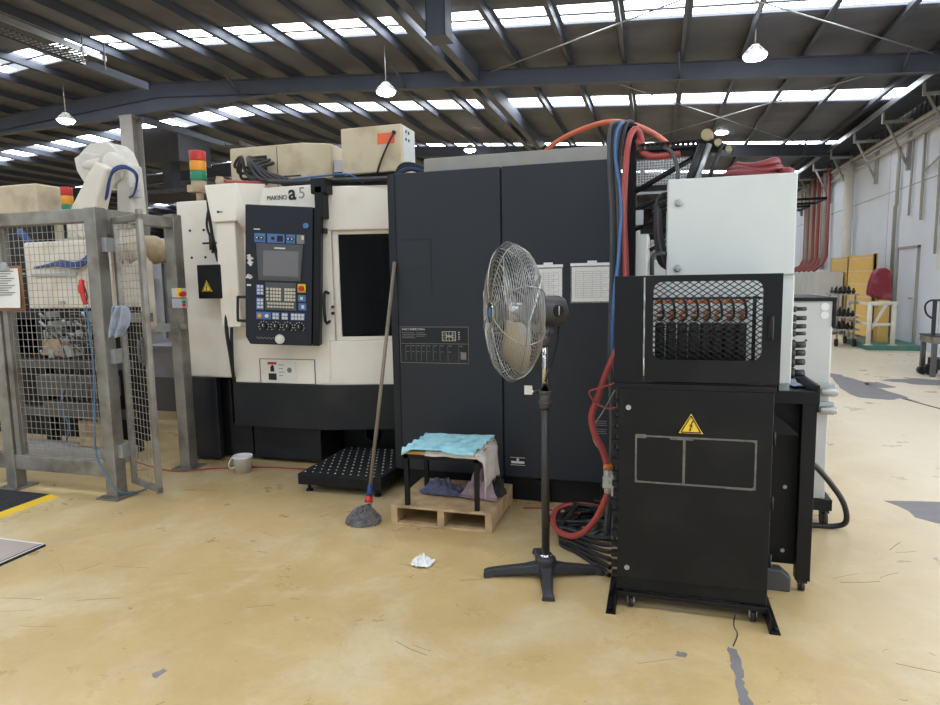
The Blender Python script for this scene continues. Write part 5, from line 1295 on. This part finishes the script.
b = MB(); b.box(-.03, .43, 3.08, 3.2, 1.078, 1.082); b.build('manifold_base', M['blackm'], vb)

# ------------------------------------------------------------------ light grey cabinet behind
wc = thing('switchgear_cabinet', 'tall light grey switchgear cabinet standing behind the black mesh box', 'cabinet', (.33, 3.5, .98))
b = MB(); b.box(.036, .61, 3.315, 3.70, 1.555, 2.02); b.build('body', M['white_cab'], wc, bev=.008)
b = MB(); b.box(.038, .608, 3.30, 3.314, 1.553, 2.018); wd = b.build('door', M['white_cab'], wc, bev=.005)
for z in (1.905, 1.592):
    b = MB(); b.lathe([(.018, 0), (.018, .008), (.012, .014), (0, .014)], (.088, 3.30, z), (0, -1, 0), 16, close=False); b.box(.083, .093, 3.283, 3.288, z - .012, z + .012); b.build('quarter_turn_lock', M['galv'], wd)
b = MB(); b.box(.03, .615, 3.32, 3.70, 1.03, 1.552); b.build('lower_body', M['white_cab'], wc, bev=.006)
for x in (.57, .06):
    for y in (3.36, 3.62):
        b = MB(); b.box(x, x + .045, y, y + .06, .97, 1.03); b.build('mounting_foot', M['white_cab'], wc)
b = MB()
for z, r in ((1.385, .012), (1.34, .014), (1.30, .014), (1.265, .012), (1.21, .02), (1.17, .02), (1.125, .02), (1.07, .022)):
    b = MB(); b.cyl((.615, 3.42, z), (.645, 3.42, z), r * 1.25, n=8); b.cyl((.645, 3.42, z), (.69, 3.43, z), r * .8, n=8); b.build('cable_gland', M['rubber'], wc)
# coiled red hose on top
for k in range(3):
    rx, ry = .13 - .02 * k, .10 - .012 * k; cx, cy = .44 + .01 * k, 3.5
    pts = [(cx + rx * math.cos(a * PI / 5), cy + ry * math.sin(a * PI / 5), 2.036 + .026 * k + .012 * math.sin(a * 1.3 + k)) for a in range(11)]
    if k == 0: pts = [(.60, 3.42, 2.038), (.57, 3.40, 2.04)] + pts[1:]
    hose('red_hose', ('red hose bottom coil lying on the light grey cabinet, one end reaching its edge', 'red hose middle coil on the light grey cabinet', 'red hose topmost coil on the light grey cabinet')[k], 'hose', pts, .019, M['hosemaroon'])
# black stand with tray
sd_ = thing('machine_stand', 'black steel stand with a shallow tray under the light grey cabinet', 'stand', (.4, 3.8, 0))
b = MB(); b.box(.0, .735, 3.305, 4.15, .955, .97); b.build('tray', M['charcoal2'], sd_)
b = MB(); b.box(.0, .738, 3.295, 3.308, .94, 1.0); b.box(.722, .738, 3.30, 4.15, .90, 1.03); b.box(0, .738, 4.14, 4.155, .9, 1.03); b.build('tray_rim', M['black'], sd_, bev=.002)
b = MB(); b.box(.0, .69, 3.40, 3.42, .10, .95); b.build('front_sheet', M['black'], sd_)
b = MB(); b.prism([(.50, .90), (.535, .90), (.66, .784), (.5, .784)], 'y', 3.31, 3.40); b.build('gusset_plate', M['black'], sd_)
for x, y in ((.665, 3.30), (.02, 3.34), (.665, 4.08), (.02, 4.08)):
    b = MB(); b.box(x, x + .065, y, y + .06, .06, .955); lg = b.build('leg', M['black'], sd_, bev=.003)
    q = MB(); q.cyl((x + .02, y + .03, .027), (x + .045, y + .03, .027), .027, n=12); q.box(x + .01, x + .055, y + .01, y + .05, .045, .062); q.build('caster', M['rubber'], lg)
b = MB(); b.cyl((.53, 3.40, .32), (.53, 3.34, .32), .02); b.cyl((.53, 3.34, .33), (.53, 3.34, .26), .012); b.build('tap', M['galv'], sd_)
b = MB()
for z in (.5, .17): b.cyl((.62, 3.40, z), (.62, 3.392, z), .01, n=8)
b.build('bolt', M['galv'], sd_)
rag('rag', 'grey-blue crumpled rag lying in the tray of the black stand', .68, 3.75, .97, .035, .16, .03, 'charcoal' if False else 'raggrey', 12)
t = thing('floor_block', 'grey cast block on the floor between the black cabinet and the black stand', 'block', (.56, 3.32, 0))
b = MB(); b.prism([(.50, 0), (.645, 0), (.645, .07), (.60, .11), (.54, .11), (.50, .08)], 'y', 3.29, 3.36); b.build('body', M['cable_grey'], t, bev=.008)
b = MB(); b.tube([(.51, 3.31, .08), (.515, 3.30, .13), (.53, 3.30, .10)], .01, 6); b.build('hook', M['galv'], t)
# grey cabinet on casters further back
gc = thing('grey_cabinet', 'narrow pale grey cabinet on casters with a black lid edge beyond the black stand', 'cabinet', (.88, 4.5, 0))
b = MB(); b.box(.765, .99, 4.2, 4.9, .19, 1.395); b.build('body', M['grey_cab'], gc, bev=.008)
b = MB(); b.box(.755, 1.005, 4.185, 4.92, 1.395, 1.415); b.box(.985, 1.005, 4.19, 4.92, 1.24, 1.40); b.build('lid', M['black'], gc, bev=.004)
for z in (1.36, 1.31):
    b = MB(); b.cyl((.945, 4.2, z), (.945, 4.196, z), .022, n=16); b.build('round_sticker', M['white'], gc)
b = MB(); b.cyl((.85, 4.2, 1.16), (.85, 4.196, 1.16), .007, n=8); b.build('hole', M['ink'], gc)
for z in (.83, .72):
    b = MB(); b.box(.915, 1.01, 4.16, 4.20, z, z + .075); b.cyl((.93, 4.15, z + .03), (1.02, 4.15, z + .03), .022, n=10); b.build('clamp_latch', M['galv'], gc, bev=.004)
b = MB(); b.box(.755, 1.03, 4.19, 4.92, .12, .19); b.build('base_frame', M['black'], gc, bev=.004)
for x in (.80, 1.0):
    for y in (4.26, 4.84):
        b = MB(); b.cyl((x - .015, y, .055), (x + .015, y, .055), .055, n=14); b.box(x - .025, x + .025, y - .03, y + .03, .09, .122); b.build('caster', M['rubber'], gc)
hose('power_cable', 'thick black cable looping from the black stand down to the floor', 'cable', [(.75, 3.6, .62), (.80, 3.95, .50), (.90, 4.08, .43), (1.01, 4.12, .30), (1.085, 4.16, .18), (1.11, 4.2, .06), (1.05, 4.22, .018), (.9, 4.2, .018), (.78, 4.1, .018)], .0165, M['rubber'], n=10)

# ------------------------------------------------------------------ overhead hose frame
hf = thing('hose_gantry', 'black steel overhead hose frame standing behind the cabinets', 'frame', (-.14, 3.9, 0))
b = MB(); b.box(-.185, -.13, 3.86, 3.92, 0, 2.40); b.build('upright', M['black'], hf, bev=.003)
b = MB(); b.box(-.235, -.125, 3.80, 3.93, 2.392, 2.405); b.box(-.14, -.125, 3.80, 3.93, 2.32, 2.392); b.build('hose_saddle', M['black'], hf)
b = MB(); b.box(-.13, .26, 3.68, 3.72, 2.19, 2.235); b.build('arm', M['black'], hf); 
b = MB(); b.cyl((-.13, 3.70, 2.02), (.21, 3.70, 2.20), .019, n=4); b.build('diagonal_brace', M['black'], hf)
b = MB(); b.box(-.13, .26, 3.70, 3.73, 2.02, 2.05); b.build('arm', M['black'], hf)
b = MB(); b.cyl((-.13, 3.72, 1.92), (.12, 3.72, 2.035), .019, n=4); b.build('diagonal_brace', M['black'], hf)
b = MB(); b.cyl((-.13, 3.72, 1.815), (.08, 3.72, 1.915), .015, n=4); b.box(-.10, .1, 3.70, 3.73, 1.79, 1.815); b.cyl((-.05, 3.72, 1.70), (.1, 3.72, 1.78), .014, n=4); b.build('diagonal_brace', M['black'], hf)
b = MB(); b.box(-.125, -.085, 3.70, 3.74, 1.84, 1.92); b.build('bracket', M['galv'], hf)
b = MB()
for k in range(12): b.box(-.10 + k * .026, -.085 + k * .026, 3.655, 3.68, 2.235, 2.262)
b.box(-.12, .23, 3.655, 3.67, 2.252, 2.268); b.box(-.12, .23, 3.655, 3.67, 2.23, 2.238); b.build('drag_chain', M['blackm'], hf)
b = MB(); b.box(.18, .30, 3.62, 3.66, 2.19, 2.25); b.cyl((.2, 3.6, 2.26), (.36, 3.6, 2.19), .016, n=8); b.build('clamp_block', M['blackm'], hf)
for x, y, z, r in ((.225, 3.55, 2.268, .028), (.28, 3.55, 2.225, .018), (.33, 3.55, 2.19, .015)):
    b = MB(); b.cyl((x, y, z), (x + .01, y + .06, z), r, n=18); b.build('end_cap', M['capbrass'], hf)
for x, r in ((.205, .02), (.24, .014), (.30, .011)):
    b = MB(); b.cyl((x, 3.56, 2.22), (x - .075, 3.54, 2.0), r, n=10); b.build('rod', M['galv'] if x == .24 else M['rubber'], hf)
t = thing('perforated_guard', 'grey perforated metal guard sheet seen behind the black hose frame', 'guard', (.02, 4.35, 0))
b = MB()
for i in range(23):
    x = -.16 + i * .0175; b.box(x, x + .008, 4.35, 4.354, 2.10, 2.30)
for j in range(13):
    z = 2.10 + j * .0165; b.box(-.16, .235, 4.349, 4.353, z, z + .007)
b.build('sheet', M['galv'], t)
b = MB(); b.box(-.17, .25, 4.35, 4.37, 2.085, 2.10); b.box(-.17, .25, 4.35, 4.37, 2.30, 2.32)
for x in (-.17, .23): b.box(x, x + .02, 4.352, 4.372, 0, 2.32)
b.build('guard_frame', M['galv'], t)
t = thing('hydraulic_tank', 'pale grey unit seen in the gap behind the hanging red hose', 'cabinet', (-.02, 4.6, 0))
b = MB(); b.box(-.20, -.07, 4.4, 5.2, .2, 1.86); b.build('body', M['grey_cab'], t, bev=.01)
b = MB(); b.box(-.07, .12, 4.42, 5.2, .2, 1.66); b.build('lower_body', M['grey_cab'], t, bev=.01)
b = MB(); b.box(-.06, .10, 4.5, 4.7, 1.66, 1.80); b.cyl((-.05, 4.5, 1.74), (.1, 4.5, 1.74), .03); b.build('pump', M['colpaint'], t, bev=.01)
b = MB(); b.box(-.2, .12, 4.41, 5.2, 0, .2); b.build('base', M['blackm'], t)
for k in range(5):
    m = M['rubber'] if k != 2 else M['cable_grey']
    pts = [(.045, 3.42, 1.97 - .02 * k), (.0 - .008 * k, 3.36, 1.95 - .02 * k), (-.02 + .006 * k, 3.34, 1.88), (-.018 + .008 * k, 3.34, 1.75), (.0 + .012 * k, 3.35, 1.63), (.04, 3.38, 1.59)]
    tag(MB().tube(pts, .0075, 6).build('cable', m, origin=pts[0]), 'black cable looping beside the light grey cabinet' if k != 2 else 'grey cable looping beside the light grey cabinet', 'cable', 'black cables looping by the light grey cabinet' if k != 2 else None)
hose('cable', 'short black cable rising from the top of the black mesh box', 'cable', [(-.03, 3.2, 1.56), (-.03, 3.2, 1.63), (-.02, 3.21, 1.655), (.01, 3.24, 1.665), (.03, 3.33, 1.665)], .011, M['rubber'])
hose('cable', 'grey cable hanging from the drag chain to the top of the light grey cabinet', 'cable', [(.02, 3.66, 2.24), (.06, 3.62, 2.20), (.085, 3.58, 2.12), (.09, 3.56, 2.02)], .011, M['cable_grey'])
# hoses over the saddle
def drop(k, x0, xb, m, r, label, grp=None, name='cable'):
    y = 3.80 - .0 * k
    hose(name, label, 'cable' if name == 'cable' else 'hose', [(x0 + .06, 3.92, 2.30), (x0 + .035, 3.88, 2.40), (x0 + .01, 3.83, 2.425), (x0 - .015, 3.77, 2.38), (xb, 3.74, 2.2), (xb + .012, 3.72, 2.0), (xb + .02, 3.70, 1.8), (xb + .02, 3.68, 1.5), (xb + .015, 3.66, 1.1), (xb + .03, 3.62, .7), (xb + .02, 3.6, .35), (xb + .0, 3.56, .06)], r, m, grp)
for k in range(4):
    drop(k, -.255 + .026 * k, -.272 + .017 * k, M['cable_grey'] if k % 2 == 0 else M['rubber'], .0135, ('grey cable hanging over the black saddle, outermost beside the charcoal panel', 'black cable hanging over the black saddle, next to the outermost grey cable', 'grey cable hanging over the black saddle, between two black cables', 'black cable hanging over the black saddle, next to the red hose')[k])
hose('air_hose', 'blue hose hanging among the grey cables beside the thick red hose', 'hose', [(-.19, 3.86, 2.39), (-.205, 3.78, 2.41), (-.232, 3.74, 2.36), (-.238, 3.70, 2.22), (-.212, 3.66, 2.05), (-.198, 3.6, 1.9), (-.205, 3.5, 1.65), (-.222, 3.42, 1.45), (-.225, 3.38, 1.2), (-.20, 3.36, 1.0)], .010, M['blue'])
hose('water_hose', 'thick red hose hanging from the overhead frame down past the black mesh box', 'hose', [(-.09, 3.72, 2.24), (-.10, 3.73, 2.30), (-.115, 3.73, 2.345), (-.14, 3.71, 2.355), (-.165, 3.69, 2.30), (-.178, 3.67, 2.18), (-.185, 3.65, 2.02), (-.182, 3.6, 1.85), (-.168, 3.52, 1.62), (-.165, 3.44, 1.4), (-.19, 3.36, 1.22), (-.245, 3.31, 1.08), (-.295, 3.29, .93), (-.322, 3.28, .84), (-.305, 3.28, .75), (-.262, 3.28, .66), (-.24, 3.28, .58)], .017, M['red'], n=12)
hose('water_hose', 'thick red hose bending from the black frame along the overhead arm', 'hose', [(-.115, 3.74, 2.30), (-.105, 3.70, 2.25), (-.08, 3.67, 2.215), (-.03, 3.66, 2.195), (.04, 3.65, 2.195), (.1, 3.66, 2.2)], .018, M['red'], n=12)
hose('air_line', 'long orange hose arching from the grey bar over to the black frame', 'hose', [(-.80, 4.5, 2.36), (-.74, 4.45, 2.43), (-.62, 4.40, 2.49), (-.46, 4.34, 2.53), (-.30, 4.26, 2.535), (-.15, 4.12, 2.47), (-.03, 3.95, 2.37), (.05, 3.8, 2.27)], .016, M['orange'], n=10)
t = thing('hose_valve', 'grey metal hose valve joining the two red hoses beside the black cabinet', 'valve', (-.235, 3.28, .5))
b = MB(); b.cyl((-.238, 3.28, .565), (-.234, 3.28, .595), .024); b.build('hose_clamp', M['brass'], t)
b = MB(); b.cyl((-.234, 3.28, .44), (-.238, 3.28, .57), .022); b.box(-.262, -.205, 3.255, 3.3, .47, .53); b.cyl((-.24, 3.28, .5), (-.20, 3.22, .52), .012); b.build('body', M['galv'], t, bev=.004)
b = MB(); b.box(-.215, -.205, 3.2, 3.26, .45, .56); b.build('lever', M['galv'], t)
hose('water_hose', 'thick red hose looping from the grey valve down onto the heap of black cables', 'hose', [(-.236, 3.285, .45), (-.25, 3.29, .40), (-.29, 3.31, .30), (-.36, 3.36, .19), (-.45, 3.45, .115), (-.545, 3.58, .09), (-.595, 3.72, .105), (-.585, 3.88, .11), (-.5, 4.0, .10), (-.38, 4.03, .09), (-.28, 3.98, .08)], .017, M['red'], n=12)
hose('cable', 'thin red cable curling beside the thick red hose near the black mesh box corner', 'cable', [(-.20, 3.2, 1.03), (-.28, 3.22, 1.0), (-.33, 3.24, .975), (-.30, 3.25, .92), (-.24, 3.24, .895), (-.195, 3.22, .905)], .0045, M['red'])
hose('cable', 'thin red cable lying on the floor under the charcoal panel beside the cable heap', 'cable', [(-.86, 4.12, .006), (-.72, 4.14, .006), (-.60, 4.08, .008), (-.52, 3.93, .07), (-.45, 3.88, .09)], .005, M['red'])
hose('cable', 'thin pale wire looping beside the red hose in front of the charcoal panel', 'cable', [(-.205, 3.3, .98), (-.27, 3.4, .85), (-.33, 3.45, .74), (-.32, 3.45, .66), (-.25, 3.35, .61), (-.235, 3.3, .60)], .003, M['cond'])
# heap of black cables on the floor
rnd = random.Random(31)
for k in range(11):
    z = .014 + .0095 * k; rx = .115 + .04 * rnd.uniform(-1, 1); ry = .20 + .03 * rnd.uniform(-1, 1)
    cx, cy = -.43 + .035 * rnd.uniform(-1, 1), 3.80 + .05 * rnd.uniform(-1, 1); rot = rnd.uniform(-.5, .2)
    pts = []
    a0 = rnd.uniform(2.2, 3.4)
    for i in range(9):
        a = a0 + i * .68; x, y = rx * math.cos(a), ry * math.sin(a)
        pts.append((cx + x * math.cos(rot) - y * math.sin(rot), cy + x * math.sin(rot) + y * math.cos(rot), z + .012 * math.sin(a * 2 + k)))
    if k % 2 == 0: pts = [(-.22, 3.20 + .02 * k, .03 + .012 * k), (-.30, 3.32 + .012 * k, .022 + .01 * k), (-.42 - .006 * k, 3.46 + .01 * k, .02 + .009 * k), (-.53, 3.60, z)] + [p for p in pts if p[1] > 3.66]
    else: pts = pts + [(-.30, 3.98, z), (-.18, 3.95 + .02 * rnd.random(), z + .02)]
    tag(MB().tube(pts, .0125, 8).build('power_cable', M['rubber'], origin=pts[0]), 'black power cable in the coiled heap on the floor beside the fan foot', 'cable', 'black cables heaped on the floor')
for o in list(bpy.data.objects):
    if '_o' in o: del o['_o']
